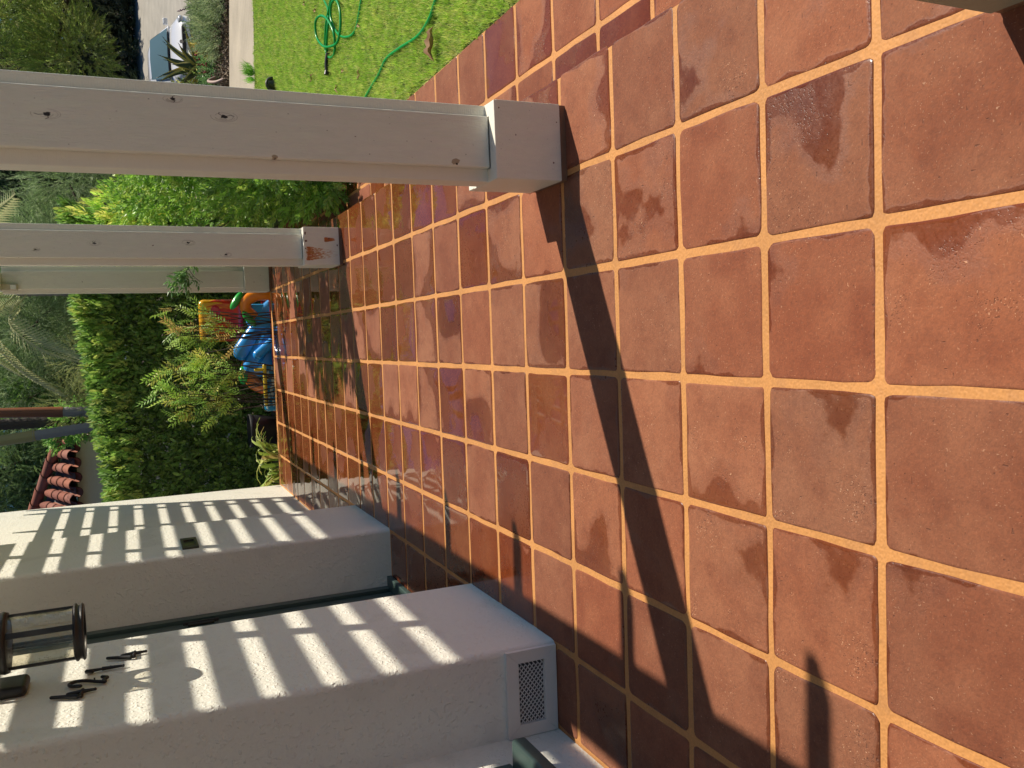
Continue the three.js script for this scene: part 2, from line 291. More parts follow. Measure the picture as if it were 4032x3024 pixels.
// ------------------------------------------------------------------ house wall with two stuccoed piers, sliding door, window and vent
const house = thing('house', 'white stuccoed house wall with two projecting piers along the patio', 'house');
{
  const wall = (x0, x1, y0, y1, z0, z1) => box(x0, x1, y0, y1, z0, z1, 0.025, 4);
  const H = 8.6;
  part('wall', wall(-9, -3.935, -0.6, H, -23.12, -13.2), stuccoMat, house);
  part('wall', merge([wall(-9, -3.935, -0.6, 0.62, -4.9, 12), wall(-9, -3.935, 7, H, -4.9, 12), wall(-9, -3.935, 0.4, 7.1, -4.9, -3.93), wall(-9, -3.935, 0.4, 7.1, 1.5, 12)]), stuccoMat, house);
  part('wall', wall(-9, -3.985, 6.951, H, -11.2, -6.8), stuccoMat, house);
  part('pier', wall(-9, -2.955, -0.6, H, -7.07, -4.5), stuccoMat, house);
  part('pier', wall(-9, -2.96, -0.6, H, -13.55, -10.955), stuccoMat, house);
  part('interior', merge([box(-9, -5.2, -0.1, 8, -11.2, -6.8), box(-9, -5.2, -0.1, 8, -4.2, 1.6), box(-5.2, -4.2, -0.12, -0.02, -10.9, -7.1)]), mat([0.05, 0.045, 0.04], 0.9), house);  // dark colour stands in for the unlit rooms behind the glass
  // sliding door in the bay between the piers
  const door = new THREE.Group(); door.name = 'sliding_door'; door.position.x = -0.08 * L; house.add(door);
  part('frame', merge([box(-4.12, -3.9, 0.02, 6.95, -10.955, -10.78), box(-4.12, -3.9, 0.02, 6.95, -7.25, -7.07), box(-4.12, -3.9, 6.75, 6.95, -10.78, -7.25), box(-4.12, -3.72, 0.004, 0.09, -10.95, -7.075, 0.004)]), darkGreen, door);
  part('stile', merge([box(-4.06, -3.95, 0.09, 6.75, -10.74, -10.4, 0.005), box(-4.06, -3.95, 0.09, 0.5, -10.4, -9.2, 0.005), box(-4.06, -3.95, 6.4, 6.75, -10.4, -9.2), box(-4.06, -3.95, 0.09, 6.75, -9.2, -8.9, 0.005)]), darkGreen, door);
  part('stile', merge([box(-4.1, -4.07, 0.09, 6.75, -8.95, -8.65), box(-4.1, -4.07, 0.09, 0.5, -8.65, -7.25), box(-4.1, -4.07, 0.09, 6.75, -7.5, -7.25)]), darkGreen, door);
  const glass = new THREE.MeshPhysicalMaterial({ color: 0xffffff, roughness: 0.03, transmission: 1, thickness: 0, ior: 1.5 });
  part('pane', box(-4.02, -4.0, 0.45, 6.45, -10.42, -9.18), glass, door);
  part('handle', merge([box(-3.95, -3.9, 3.05, 3.45, -10.62, -10.54, 0.006), box(-3.93, -3.88, 2.98, 3.52, -10.6, -10.57, 0.004)]), iron, door);
  // window beyond the near corner
  const win = new THREE.Group(); win.name = 'window'; house.add(win);
  part('sill', box(-4.1, -3.62, 0.66, 0.82, -3.9, 1.45, 0.014, 4), darkGreen, win);
  part('frame', merge([box(-4.1, -3.88, 0.82, 7, -3.925, -3.72, 0.006), box(-4.1, -3.88, 0.82, 1.02, -3.72, 1.45, 0.006), box(-4.1, -3.88, 0.82, 7, 1.3, 1.48), box(-4.1, -3.88, 6.8, 7, -3.72, 1.3), box(-4.06, -3.92, 1.02, 6.8, -1.3, -1.14)]), darkGreen, win);
  part('pane', merge([box(-4.0, -3.985, 1.0, 6.82, -3.74, -1.2), box(-4.02, -4.005, 1.0, 6.82, -1.24, 1.32)]), glass, win);
  // foundation vent: mitred frame round expanded metal
  const vent = new THREE.Group(); vent.name = 'vent'; house.add(vent);
  const VX0 = -3.925, VX1 = -2.985, VY0 = 0.012, VY1 = 0.6, B = 0.135, vm = mat([0.74, 0.72, 0.66], 0.5, { bumpMap: paintBump, bumpScale: 0.002 });
  const mitre = (pts) => { const s = new THREE.Shape(pts.map(([x, y]) => new THREE.Vector2(x * L, y * L))); return uvMetres(new THREE.ExtrudeGeometry(s, { depth: 0.014, bevelEnabled: true, bevelSize: 0.0016, bevelThickness: 0.0016, bevelSegments: 2 }).translate(0, 0, -4.497 * L)); };
  const e = 0.006;
  part('frame_board', mitre([[VX0 + e, VY1], [VX1 - e, VY1], [VX1 - B, VY1 - B], [VX0 + B, VY1 - B]]), vm, vent);
  part('frame_board', mitre([[VX0 + e, VY0], [VX1 - e, VY0], [VX1 - B, VY0 + B], [VX0 + B, VY0 + B]]), vm, vent);
  part('frame_board', mitre([[VX0, VY0 + e], [VX0, VY1 - e], [VX0 + B - e, VY1 - B - e], [VX0 + B - e, VY0 + B + e]]), vm, vent);
  part('frame_board', mitre([[VX1, VY0 + e], [VX1, VY1 - e], [VX1 - B + e, VY1 - B - e], [VX1 - B + e, VY0 + B + e]]), vm, vent);
  part('dark_vent_panel', merge([box(VX0 + B - 0.01, VX1 - B + 0.01, VY0 + B - 0.02, VY1 - B + 0.01, -4.4995, -4.497)]), mat([0.09, 0.085, 0.08], 0.95), vent);  // flat panel, its dark colour painting the shade inside the vent
  const wires = [], mw = (VX1 - VX0 - 2 * B), mh = (VY1 - VY0 - 2 * B), nx = 11, ny = 13;
  // expanded metal lies in diamonds, longer across than tall
  const cw = mw / 11, ch = mh / 6.5;
  for (let i = 0; i < 11; i++) for (let j = 0; j < 13; j++) {
    const x = VX0 + B + (i + (j % 2 ? 0.5 : 0)) * cw, y = VY0 + B + j * ch / 2; if (y + ch / 2 > VY1 - B + 0.01) continue;
    for (const s of [-1, 1]) { const x1 = x + s * cw / 2; if (x1 < VX0 + B - 0.01 || x1 > VX1 - B + 0.01) continue; const a = P(x, y, -4.478), b = P(x1, y + ch / 2, -4.478), d = b.clone().sub(a), g = new THREE.BoxGeometry(0.0034, d.length() + 0.003, 0.002); g.applyQuaternion(new THREE.Quaternion().setFromUnitVectors(V(0, 1, 0), d.clone().normalize())); g.translate((a.x + b.x) / 2, (a.y + b.y) / 2, a.z); wires.push(g); }
  }
  part('mesh_screen', merge(wires), mat([0.76, 0.75, 0.71], 0.45), vent);
  // low step light in the far pier
  const sl = new THREE.Group(); sl.name = 'step_light'; house.add(sl);
  const olive = mat([0.05, 0.05, 0.028], 0.5);
  part('bezel', merge([box(-2.962, -2.925, 3.17, 3.215, -12.06, -11.3), box(-2.962, -2.925, 3.385, 3.43, -12.06, -11.3), box(-2.962, -2.925, 3.215, 3.385, -12.06, -11.9), box(-2.962, -2.925, 3.215, 3.385, -11.44, -11.3)]), olive, sl);
  part('lens', box(-2.961, -2.952, 3.2, 3.4, -11.95, -11.4), mat([0.02, 0.02, 0.015], 0.3), sl);
}
// house numbers: black iron figures stepping down the pier
{
  const fig = {
    4: [[[0.09, 0.38], [0.0, 0.15], [0.0, 0.12], [0.16, 0.11]], [[0.1, 0.24], [0.11, 0.12], [0.115, 0]]],
    2: [[[0.0, 0.24], [0.03, 0.32], [0.1, 0.345], [0.15, 0.28], [0.12, 0.19], [0.05, 0.1], [0.005, 0.02], [0.07, 0.035], [0.12, 0.0], [0.16, 0.05]]],
    1: [[[0.02, 0.29], [0.055, 0.35], [0.06, 0.2], [0.055, 0.0]]],
  };
  const texts = ['first black iron house number from the left, a figure four', 'black iron house number two on the near pier', 'black iron house number one on the near pier', 'lowest black iron house number, a figure four next to the door'];
  [[4, -5.33, 4.565], [2, -5.6, 4.46], [1, -5.94, 4.315], [4, -6.22, 4.09]].forEach(([d, z, y], i) => {
    const gs = [];
    for (const stroke of fig[d]) {
      const pts = stroke.map(([a, b]) => P(-2.925, y + b, z - a)), curved = d === 2;
      if (curved) gs.push(tube(pts, 0.006, 6, 40)); else for (let k = 0; k < pts.length - 1; k++) gs.push(limb([pts[k], pts[k].clone().lerp(pts[k + 1], 0.5), pts[k + 1]], k ? 0.0072 : 0.0058, k ? 0.0045 : 0.0078, 6, 4));
      for (const q of pts) gs.push(new THREE.SphereGeometry(0.0055, 8, 6).translate(q.x, q.y, q.z));
    }
    gs.push(new THREE.CylinderGeometry(0.003, 0.003, 0.014, 6).rotateZ(Math.PI / 2).translate(-2.94 * L, (y + 0.12) * L, (z - (d === 1 ? 0.1 : 0.15)) * L));
    solo('house_number', merge(gs), mat([0.012, 0.012, 0.013], 0.45), texts[i], 'house number', 'house numbers on the near pier');
  });
}
// wall lantern
{
  const t = thing('wall_lantern', 'black iron wall lantern with a seeded glass cylinder on the near pier', 'wall lamp', P(-2.44, 4.69, -5.8));
  const cyl = (r0, r1, h, y, seg = 40) => new THREE.CylinderGeometry(r0 * L, r1 * L, h * L, seg).translate(0, y * L, 0);
  const ringG = new THREE.LatheGeometry([[0.2, -0.05], [0.27, -0.05], [0.285, -0.035], [0.27, -0.022], [0.262, 0], [0.285, 0.018], [0.285, 0.035], [0.255, 0.05], [0.235, 0.05], [0.235, -0.03], [0.2, -0.05]].map(([a, b]) => new THREE.Vector2(a * L, b * L)), 48);
  part('bottom_ring', ringG, iron, t);
  const seeded = texture(256, 256, false, grey((u, v) => 0.5 + sstep(0.72, 0.85, pnoise(u * 40, v * 40, 40, 6)) * 0.5 + 0.4 * (pfbm(u, v, 6, 3, 44) - 0.5)), 1);
  part('glass', new THREE.CylinderGeometry(0.238 * L, 0.238 * L, 0.66 * L, 48, 1, true).translate(0, 0.36 * L, 0), new THREE.MeshPhysicalMaterial({ color: new THREE.Color().setRGB(0.9, 0.87, 0.78), roughness: 0.1, transmission: 1, thickness: 0, ior: 1.5, bumpMap: seeded, bumpScale: 0.004, side: THREE.DoubleSide }), t);
  for (let k = 0; k < 4; k++) { const a = k * Math.PI / 2 + 0.5; part('strap', new THREE.BoxGeometry(0.018, 0.68 * L, 0.008).translate(0, 0, 0.255 * L).rotateY(a).translate(0, 0.36 * L, 0), iron, t); }
  part('cap', new THREE.LatheGeometry([[0.0, 0.62], [0.29, 0.62], [0.3, 0.66], [0.285, 0.72], [0.2, 0.86], [0.1, 0.96], [0.06, 1.05], [0.0, 1.07]].map(([a, b]) => new THREE.Vector2(a * L, b * L)), 40), iron, t);
  part('bracket', merge([tube([P(0, 1.05, 0), P(-0.05, 1.3, 0), P(-0.3, 1.35, 0), P(-0.5, 1.15, 0)], 0.011, 8, 24)]), iron, t);
  part('back_plate', new RoundedBoxGeometry(0.11 * L, 1.0 * L, 0.42 * L, 3, 0.02).translate(-0.465 * L, 0.98 * L, -0.06 * L), iron, t);
}

// ------------------------------------------------------------------ pergola roof: beam, rafters and slats over the patio (it casts the bars of light)
{
  const pg = thing('pergola_roof', 'cream painted pergola roof of beam, rafters and slats above the patio', 'pergola');
  const Z0 = -23.42, Z1 = 7;
  part('beam', box(2.05, 2.53, 7.05, 7.75, Z0, Z1, 0.006), paintMat, pg);
  for (let k = -3; k <= 8; k++) { const z = -3.2 - 2.44 * k; if (z < Z0 || z > Z1) continue; part('rafter', box(-2.95, 3.886, 7.752, 8.17, z - 0.057, z + 0.057, 0.003), paintMat, pg); }
  part('rafter', box(-2.95, 3.886, 7.752, 8.17, Z0, Z0 + 0.114, 0.003), paintMat, pg);
  for (let k = -1; k <= 10; k++) { const a = 1.966 - 0.434 * k; part('slat', box(a, a + 0.114, 8.172, 8.425, Z0, Z1, 0.003), paintMat, pg); }
}
// posts: a core with a board on every face, standing in a square boxed foot
function post(x, z, label, marks, footMarks, seed, lean = 0, paintMat = cream) {
  const t = thing('pergola_post', label, 'post', P(x, 0, z), 'posts that carry the pergola');
  const tex = (w, h, m, x0, x1, y0, y1) => mat([1, 1, 1], 0.5, { map: boardTexture(w, h, x0, x1, y0, y1, m, seed), bumpMap: paintBump, bumpScale: 0.0025 });
  const planar = (g, x0, x1, y0, y1) => { const p = g.attributes.position, uv = new Float32Array(p.count * 2); for (let i = 0; i < p.count; i++) { uv[2 * i] = (p.getX(i) / L - x0) / (x1 - x0); uv[2 * i + 1] = (p.getY(i) / L - y0) / (y1 - y0); } g.setAttribute('uv', new THREE.BufferAttribute(uv, 2)); return g; };
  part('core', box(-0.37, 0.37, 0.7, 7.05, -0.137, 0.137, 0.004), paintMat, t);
  const FB = 0.248;
  part('board', planar(box(-FB, FB, 0.775, 7.05, 0.137, 0.228, 0.005), -FB, FB, 0.7, 7.1), tex(256, 2048, marks, -FB, FB, 0.7, 7.1), t);
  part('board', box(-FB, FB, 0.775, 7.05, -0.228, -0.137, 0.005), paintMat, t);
  const foot = new THREE.Group(); foot.name = 'foot'; t.add(foot);
  const FT = 0.3775, fm = tex(512, 512, footMarks, -FT, FT, 0.0, 0.8);
  // four mitred boards and a bevelled collar round the shaft
  part('board', planar(box(-FT + 0.004, FT, 0.062, 0.752, 0.318, 0.3675, 0.003), -FT, FT, 0, 0.8), fm, foot);
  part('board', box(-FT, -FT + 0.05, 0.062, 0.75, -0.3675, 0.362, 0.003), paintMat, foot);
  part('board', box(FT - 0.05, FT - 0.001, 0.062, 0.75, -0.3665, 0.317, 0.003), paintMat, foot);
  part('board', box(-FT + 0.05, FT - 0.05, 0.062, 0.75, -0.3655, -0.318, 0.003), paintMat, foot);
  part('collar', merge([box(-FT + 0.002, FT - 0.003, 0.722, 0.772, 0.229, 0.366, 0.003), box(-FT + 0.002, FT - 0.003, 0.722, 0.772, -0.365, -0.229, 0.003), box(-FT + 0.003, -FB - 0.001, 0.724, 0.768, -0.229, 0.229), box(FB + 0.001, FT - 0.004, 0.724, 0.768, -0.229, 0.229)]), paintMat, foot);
  part('plinth', box(-FT + 0.006, FT - 0.006, -0.02, 0.06, -0.362, 0.362, 0.004), mat([0.2, 0.1, 0.055], 0.6, { bumpMap: groutBump, bumpScale: 0.003 }), t);
  t.rotation.z = lean;
  return t;
}
post(2.2875, -4.2475, 'nearest cream pergola post in full view, with dark knot holes', [['knot', 0.02, 4.584, 0.044], ['knot', 0.205, 3.639, 0.03], ['knot', 0.085, 3.237, 0.042], ['scuff', -0.2, 1.13, 0.06], ['scuff', -0.235, 2.83, 0.035], ['chip', -0.02, 2.1, 0.008]], [['chip', 0.3, 0.72, 0.012], ['chip', 0.2, 0.1, 0.008], ['chip', -0.2, 0.15, 0.012], ['chip', 0.05, 0.55, 0.008]], 31, 0.007);
post(2.31, -13.95, 'second cream pergola post with a rust streak on its foot', [['knot', -0.1, 5.477, 0.03], ['knot', 0.02, 4.528, 0.045], ['knot', 0.05, 2.916, 0.05], ['knot', -0.17, 2.239, 0.04], ['chip', -0.01, 3.54, 0.02]], [['rust', -0.15, 0.7, 0.32], ['rust', 0.13, 0.33, 0.1], ['chip', 0.25, 0.74, 0.035], ['chip', 0.1, 0.73, 0.03], ['chip', -0.05, 0.74, 0.02], ['chip', 0.15, 0.27, 0.02], ['chip', 0.02, 0.1, 0.02]], 32);
post(2.345, -23.25, 'farthest cream pergola post at the hedge end of the patio', [['chip', -0.06, 5.1, 0.02]], [['chip', 0.1, 0.3, 0.01], ['chip', -0.1, 0.5, 0.012]], 33);
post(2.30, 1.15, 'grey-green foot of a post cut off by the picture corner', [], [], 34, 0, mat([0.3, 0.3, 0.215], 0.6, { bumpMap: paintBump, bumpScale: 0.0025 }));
{
  const t = thing('post_light', 'small square lamp fixed high on the farthest post', 'lamp', P(2.15, 6.86, -23.0));
  part('housing', new RoundedBoxGeometry(0.06, 0.13, 0.035, 2, 0.006).translate(0, 0, 0.01), mat([0.5, 0.44, 0.33], 0.5), t);
  part('lens', new RoundedBoxGeometry(0.04, 0.045, 0.012, 2, 0.004).translate(0, -0.03, 0.03), mat([0.8, 0.8, 0.78], 0.3), t);
}

// ------------------------------------------------------------------ foliage makers
// one leaf lying along +y, folded along its midrib: length l, width w, curl c
function leaf(l, w, c = 0.12, fold = 0.25) {
  const pos = [0, 0, 0, -w / 2, l * 0.45, w * fold, 0, l * 0.5, 0, w / 2, l * 0.45, w * fold, 0, l, -l * c];
  const g = new THREE.BufferGeometry(); g.setAttribute('position', new THREE.Float32BufferAttribute(pos, 3)); g.setIndex([0, 2, 1, 0, 3, 2, 1, 2, 4, 2, 3, 4]); return g.toNonIndexed();
}
// a broader leaf with an oval outline
function ovalLeaf(l, w, c = 0.15, fold = 0.25) {
  const rows = [[0.2, 0.7], [0.5, 1], [0.82, 0.66]], pos = [0, 0, 0], idx = [];
  rows.forEach(([t, k]) => { const z = -l * c * t * t; pos.push(-w / 2 * k, l * t, z + w * fold * k, 0, l * t, z, w / 2 * k, l * t, z + w * fold * k); });
  pos.push(0, l, -l * c); idx.push(0, 2, 1, 0, 3, 2); for (let i = 0; i < 2; i++) { const q = 1 + i * 3; idx.push(q, q + 1, q + 3, q + 1, q + 4, q + 3, q + 1, q + 2, q + 4, q + 2, q + 5, q + 4); } idx.push(7, 8, 10, 8, 9, 10);
  const g = new THREE.BufferGeometry(); g.setAttribute('position', new THREE.Float32BufferAttribute(pos, 3)); g.setIndex(idx); return g.toNonIndexed();
}
const leafPlain = (g) => { g.computeVertexNormals(); g.setAttribute('uv', new THREE.Float32BufferAttribute(new Float32Array(g.attributes.position.count * 2), 2)); return g; };
// a sprig along +y carrying n leaves in a spiral
function sprig(n, len, l, w, tilt, r, { twig = 0.0012, curl = 0.12, fold = 0.25, jitter = 0.3, make = leaf } = {}) {
  const list = [];
  for (let i = 0; i < n; i++) {
    const g = make(l * (0.75 + 0.45 * r()), w * (0.8 + 0.4 * r()), curl, fold);
    g.rotateY((r() - 0.5) * 1.2).rotateX(tilt * (1 - 0.55 * i / n) + (r() - 0.5) * jitter).rotateY(i * 2.4 + r() * 0.6).translate(0, len * (i + 0.3) / n, 0); list.push(g);
  }
  if (twig) list.push(new THREE.CylinderGeometry(twig * 0.6, twig, len, 3, 1, true).translate(0, len / 2, 0).toNonIndexed());
  for (const g of list) for (const k of ['uv', 'normal']) g.deleteAttribute(k);
  return leafPlain(mergeGeometries(list));
}
const leafMat = (gloss = 0.3, t = 0.4) => new THREE.MeshPhysicalMaterial({ color: 0xffffff, roughness: 0.97, transmission: t, thickness: 0, clearcoat: gloss, clearcoatRoughness: 0.32, side: THREE.DoubleSide });
const LEAF = leafMat(0.4, 0.4), LEAFSOFT = leafMat(0.15, 0.4), bark = mat([0.09, 0.07, 0.05], 0.9, { bumpMap: soilBump, bumpScale: 0.02 });
const FOL = 3.1;
// scatter sprigs: place(r) returns [x, y, z, upward direction vector]; colours is a list of linear rgb picked at random and varied
function scatter(parent, name, geo, material, n, place, size, colours, seed, stuff = true) {
  const r = rng(seed), im = new THREE.InstancedMesh(geo, material, n), M = new THREE.Matrix4(), q = new THREE.Quaternion(), q2 = new THREE.Quaternion(), up = V(0, 1, 0), c = new THREE.Color();
  for (let i = 0; i < n; i++) {
    const [x, y, z, d] = place(r, i), s = mix(size[0], size[1], r());
    q.setFromUnitVectors(up, d.normalize()); q2.setFromAxisAngle(up, r() * 6.283); q.multiply(q2);
    M.compose(V(x, y, z), q, V(s, s, s)); im.setMatrixAt(i, M);
    const k = colours[Math.floor(r() * colours.length)], b = (0.75 + 0.5 * r()) * (material.transmission > 0 ? FOL : 1); im.setColorAt(i, c.setRGB(k[0] * b, k[1] * b, k[2] * b));
  }
  im.name = name; im.castShadow = im.receiveShadow = true; if (stuff) im.userData.kind = 'stuff'; parent.add(im); return im;
}
// points in a set of lumps, more of them near the skin
const lumps = (list, lift = 0.35, skin = 0.55) => {
  let sum = 0; const acc = list.map((b) => sum += b[3] * b[4] + b[4] * b[5] + b[3] * b[5]);
  return (r) => {
    const t = r() * sum, b = list[acc.findIndex((a) => a >= t)];
    let x, y, z, q; do { x = r() * 2 - 1; y = r() * 2 - 1; z = r() * 2 - 1; q = x * x + y * y + z * z; } while (q > 1 || q < 0.01);
    const l = Math.sqrt(q), k = (1 - skin * r() * r()) / l * (0.93 + 0.14 * r());
    return [b[0] + x * k * b[3], b[1] + y * k * b[4], b[2] + z * k * b[5], V(x / l + (r() - 0.5) * 0.9, y / l + lift + (r() - 0.5) * 0.9, z / l + (r() - 0.5) * 0.9)];
  };
};
// random lumps filling an ellipsoid outline
function lumpy(cx, cy, cz, rx, ry, rz, n, s, seed) { const r = rng(seed), out = []; for (let i = 0; i < n; i++) { let x, y, z; do { x = r() * 2 - 1; y = r() * 2 - 1; z = r() * 2 - 1; } while (x * x + y * y + z * z > 1); const q = s * (0.6 + 0.8 * r()); out.push([cx + x * rx, cy + y * ry, cz + z * rz, q, q * (0.7 + 0.4 * r()), q]); } return out; }

// ------------------------------------------------------------------ lawn
{
  const r0 = rng(3), geos = [];
  const gl = [];
  for (let i = 0; i < 9; i++) { const h = 0.022 + 0.024 * r0(), w = 0.0022 + 0.0018 * r0(), g = leaf(h, w, 0.45 * r0(), 0.15); g.rotateX(0.25 + 0.75 * r0()).rotateY(r0() * 6.283).translate((r0() - 0.5) * 0.022, 0, (r0() - 0.5) * 0.022); g.deleteAttribute('uv'); g.deleteAttribute('normal'); gl.push(g); }
  const tuft = leafPlain(mergeGeometries(gl));
  const inLawn = (r) => { let x, z; do { x = mix(1.5, 5.2, r()); z = mix(-9.2, -0.2, Math.pow(r(), 0.85)); } while (z < -9.16 + (x - 3.1) * 0.19 || x > 1.9 - z * 0.42); return [x, z]; };
  const lawn = scatter(scene, 'lawn', tuft, leafMat(0.15, 0.4), 60000, (r) => { const [x, z] = inLawn(r), p = N(x * 2.1 + 30, z * 2.1); return [x, LAWN - 0.008 + 0.014 * (N(x * 7, z * 7) - 0.5), z, V((r() - 0.5) * 0.7, 1, (r() - 0.5) * 0.7)]; }, [0.75, 1.35], [[0.155, 0.235, 0.03], [0.12, 0.2, 0.024], [0.19, 0.265, 0.045], [0.22, 0.25, 0.06], [0.1, 0.17, 0.02], [0.25, 0.26, 0.085]].map((c) => c.map((v) => v * 0.9)), 401, true);
  tag(lawn, 'short mown green lawn beside the patio step', 'lawn', null, 'stuff');
  const sheet = new THREE.PlaneGeometry(1, 1).rotateX(-Math.PI / 2);
  const turf = texture(512, 512, true, (u, v, o) => { const a = pfbm(u, v, 14, 4, 5), f = pnoise(u * 170, v * 170, 170, 6), k = 0.65 + 0.7 * (a - 0.5) + 0.5 * (f - 0.5); o[0] = 0.1 * k; o[1] = 0.14 * k; o[2] = 0.022 * k; }, 0.8);
  solo('turf', slab([[1.4, 3], [1.4, -9.48], [3.1, -9.2], [4.04, -9.02], [14, -7.0], [14, 3]], -0.22, -0.176), mat([1, 1, 1], 0.95, { map: turf, bumpMap: soilBump, bumpScale: 0.02 }), 'flat dull green turf under the grass blades', 'turf', null, 'structure');
  // longer tufts along the edge of the path
  const lg = sprig(14, 0.02, 0.1, 0.005, 0.6, rng(8), { twig: 0, curl: 0.35 });
  const w = thing('weed_tuft', 'feathery green weed at the lawn edge beside the path', 'weed');
  scatter(w, 'blades', lg, LEAF, 16, (r) => [3.12 + r() * 0.2, -0.17, -9.12 + (r() - 0.5) * 0.1, V((r() - 0.5) * 0.8, 1, (r() - 0.5) * 0.8)], [0.8, 1.7], [[0.1, 0.2, 0.03]], 9);
  // dry litter
  const dl = mat([0.42, 0.27, 0.15], 0.75, { side: THREE.DoubleSide });
  const curled = (l, w, seed) => { const r = rng(seed), nx = 5, ny = 12, g = new THREE.PlaneGeometry(1, 1, nx, ny), p = g.attributes.position; for (let i = 0; i < p.count; i++) { const u = p.getX(i), v = p.getY(i), t = Math.sin((v + 0.5) * Math.PI) ** 0.7 * (0.85 + 0.2 * Math.sin(v * 21)); p.setXYZ(i, u * w * t, Math.abs(u) * w * 1.1 * t + 0.006 * Math.sin(v * 11 + seed), v * l); } g.computeVertexNormals(); return g; };
  solo('dry_leaf', curled(0.17, 0.08, 4).rotateY(1.35).translate(1.63, LAWN + 0.025, -2.97), dl, 'large curled tan leaf on the grass near the hose', 'leaf');
  const small = [[2.72, -7.74], [2.05, -4.9], [1.98, -5.1], [2.3, -5.95], [2.2, -4.4], [1.9, -4.45], [2.75, -5.7], [2.95, -6.1]];
  small.slice(1).forEach(([x, z], i) => solo('fallen_leaf', curled(0.06 + 0.02 * (i % 3), 0.024, 20 + i).rotateY(i * 1.9).translate(x, LAWN + 0.025, z), dl, ['small brown fallen leaf close to the hose nozzle', 'small brown fallen leaf between the hose coil and the near post', 'small brown fallen leaf beyond the hose coil', 'small brown fallen leaf between the coil and the straight hose run', 'small brown fallen leaf at the bend of the straight hose run', 'small brown fallen leaf behind the raised hose loop', 'farthest small brown fallen leaf on the lawn'][i], 'leaf', 'small fallen leaves on the lawn'));
}
// ------------------------------------------------------------------ garden hose with its coil and nozzle
{
  const t = thing('garden_hose', 'bright green garden hose snaking and coiled on the lawn', 'hose');
  const hm = mat([0.0, 0.3, 0.06], 0.3), y = LAWN + 0.022;
  const H = (pts) => tube(pts.map(([x, z, h = 0]) => V(x, y + h, z)), 0.0095, 8, pts.length * 14);
  part('hose', H([[2.1, -2.2], [1.93, -2.7], [1.83, -2.92], [1.78, -3.01], [1.75, -3.18], [1.79, -3.55], [1.81, -3.83], [1.77, -3.99], [1.72, -4.31], [1.64, -4.7], [1.6, -5.1]]), hm, t);
  part('hose', H([[2.6, -3.9], [2.34, -4.32], [2.21, -4.5], [2.24, -4.75, 0.004], [2.37, -5.02, 0.01], [2.51, -5.12, 0.02], [2.575, -5.09, 0.02], [2.57, -4.96, 0.018], [2.47, -4.87, 0.012], [2.35, -4.87, 0.012], [2.27, -4.93, 0.02], [2.29, -5.12, 0.03], [2.38, -5.38, 0.035], [2.5, -5.52, 0.045], [2.585, -5.5, 0.05], [2.575, -5.32, 0.05], [2.46, -5.1, 0.04], [2.34, -5.02, 0.024], [2.25, -5.1, 0.006], [2.26, -5.28, 0.0], [2.36, -5.42, 0.0], [2.5, -5.28, 0.02], [2.62, -5.15, 0.01], [2.8, -5.0]]), hm, t);
  part('hose', H([[2.95, -5.1], [2.76, -5.4], [2.62, -5.28], [2.5, -5.2, 0.02], [2.4, -5.25, 0.024], [2.3, -5.35, 0.01], [2.22, -5.38]]), hm, t);
  part('nozzle', merge([limb([V(2.33, y, -5.33), V(2.26, y + 0.012, -5.35), V(2.18, y + 0.014, -5.36)], 0.016, 0.013, 8), new THREE.CylinderGeometry(0.019, 0.016, 0.03, 10).rotateZ(1.4).translate(2.17, y + 0.014, -5.36), new THREE.BoxGeometry(0.06, 0.008, 0.012).rotateZ(0.5).translate(2.26, y - 0.008, -5.34)]), mat([0.015, 0.015, 0.015], 0.4), t);
}
// low path lamp half hidden by the near post
{
  const t = thing('garden_lamp', 'small dark round garden lamp in the grass beside the near post', 'lamp', V(2.74, LAWN, -7.75));
  t.scale.setScalar(0.8); const m = mat([0.05, 0.045, 0.03], 0.45);
  part('hood', new THREE.TorusGeometry(0.075, 0.022, 8, 24, Math.PI).translate(0, 0.05, 0), m, t);
  part('body', new THREE.CylinderGeometry(0.055, 0.07, 0.12, 20).translate(0, 0.05, -0.02), m, t);
}
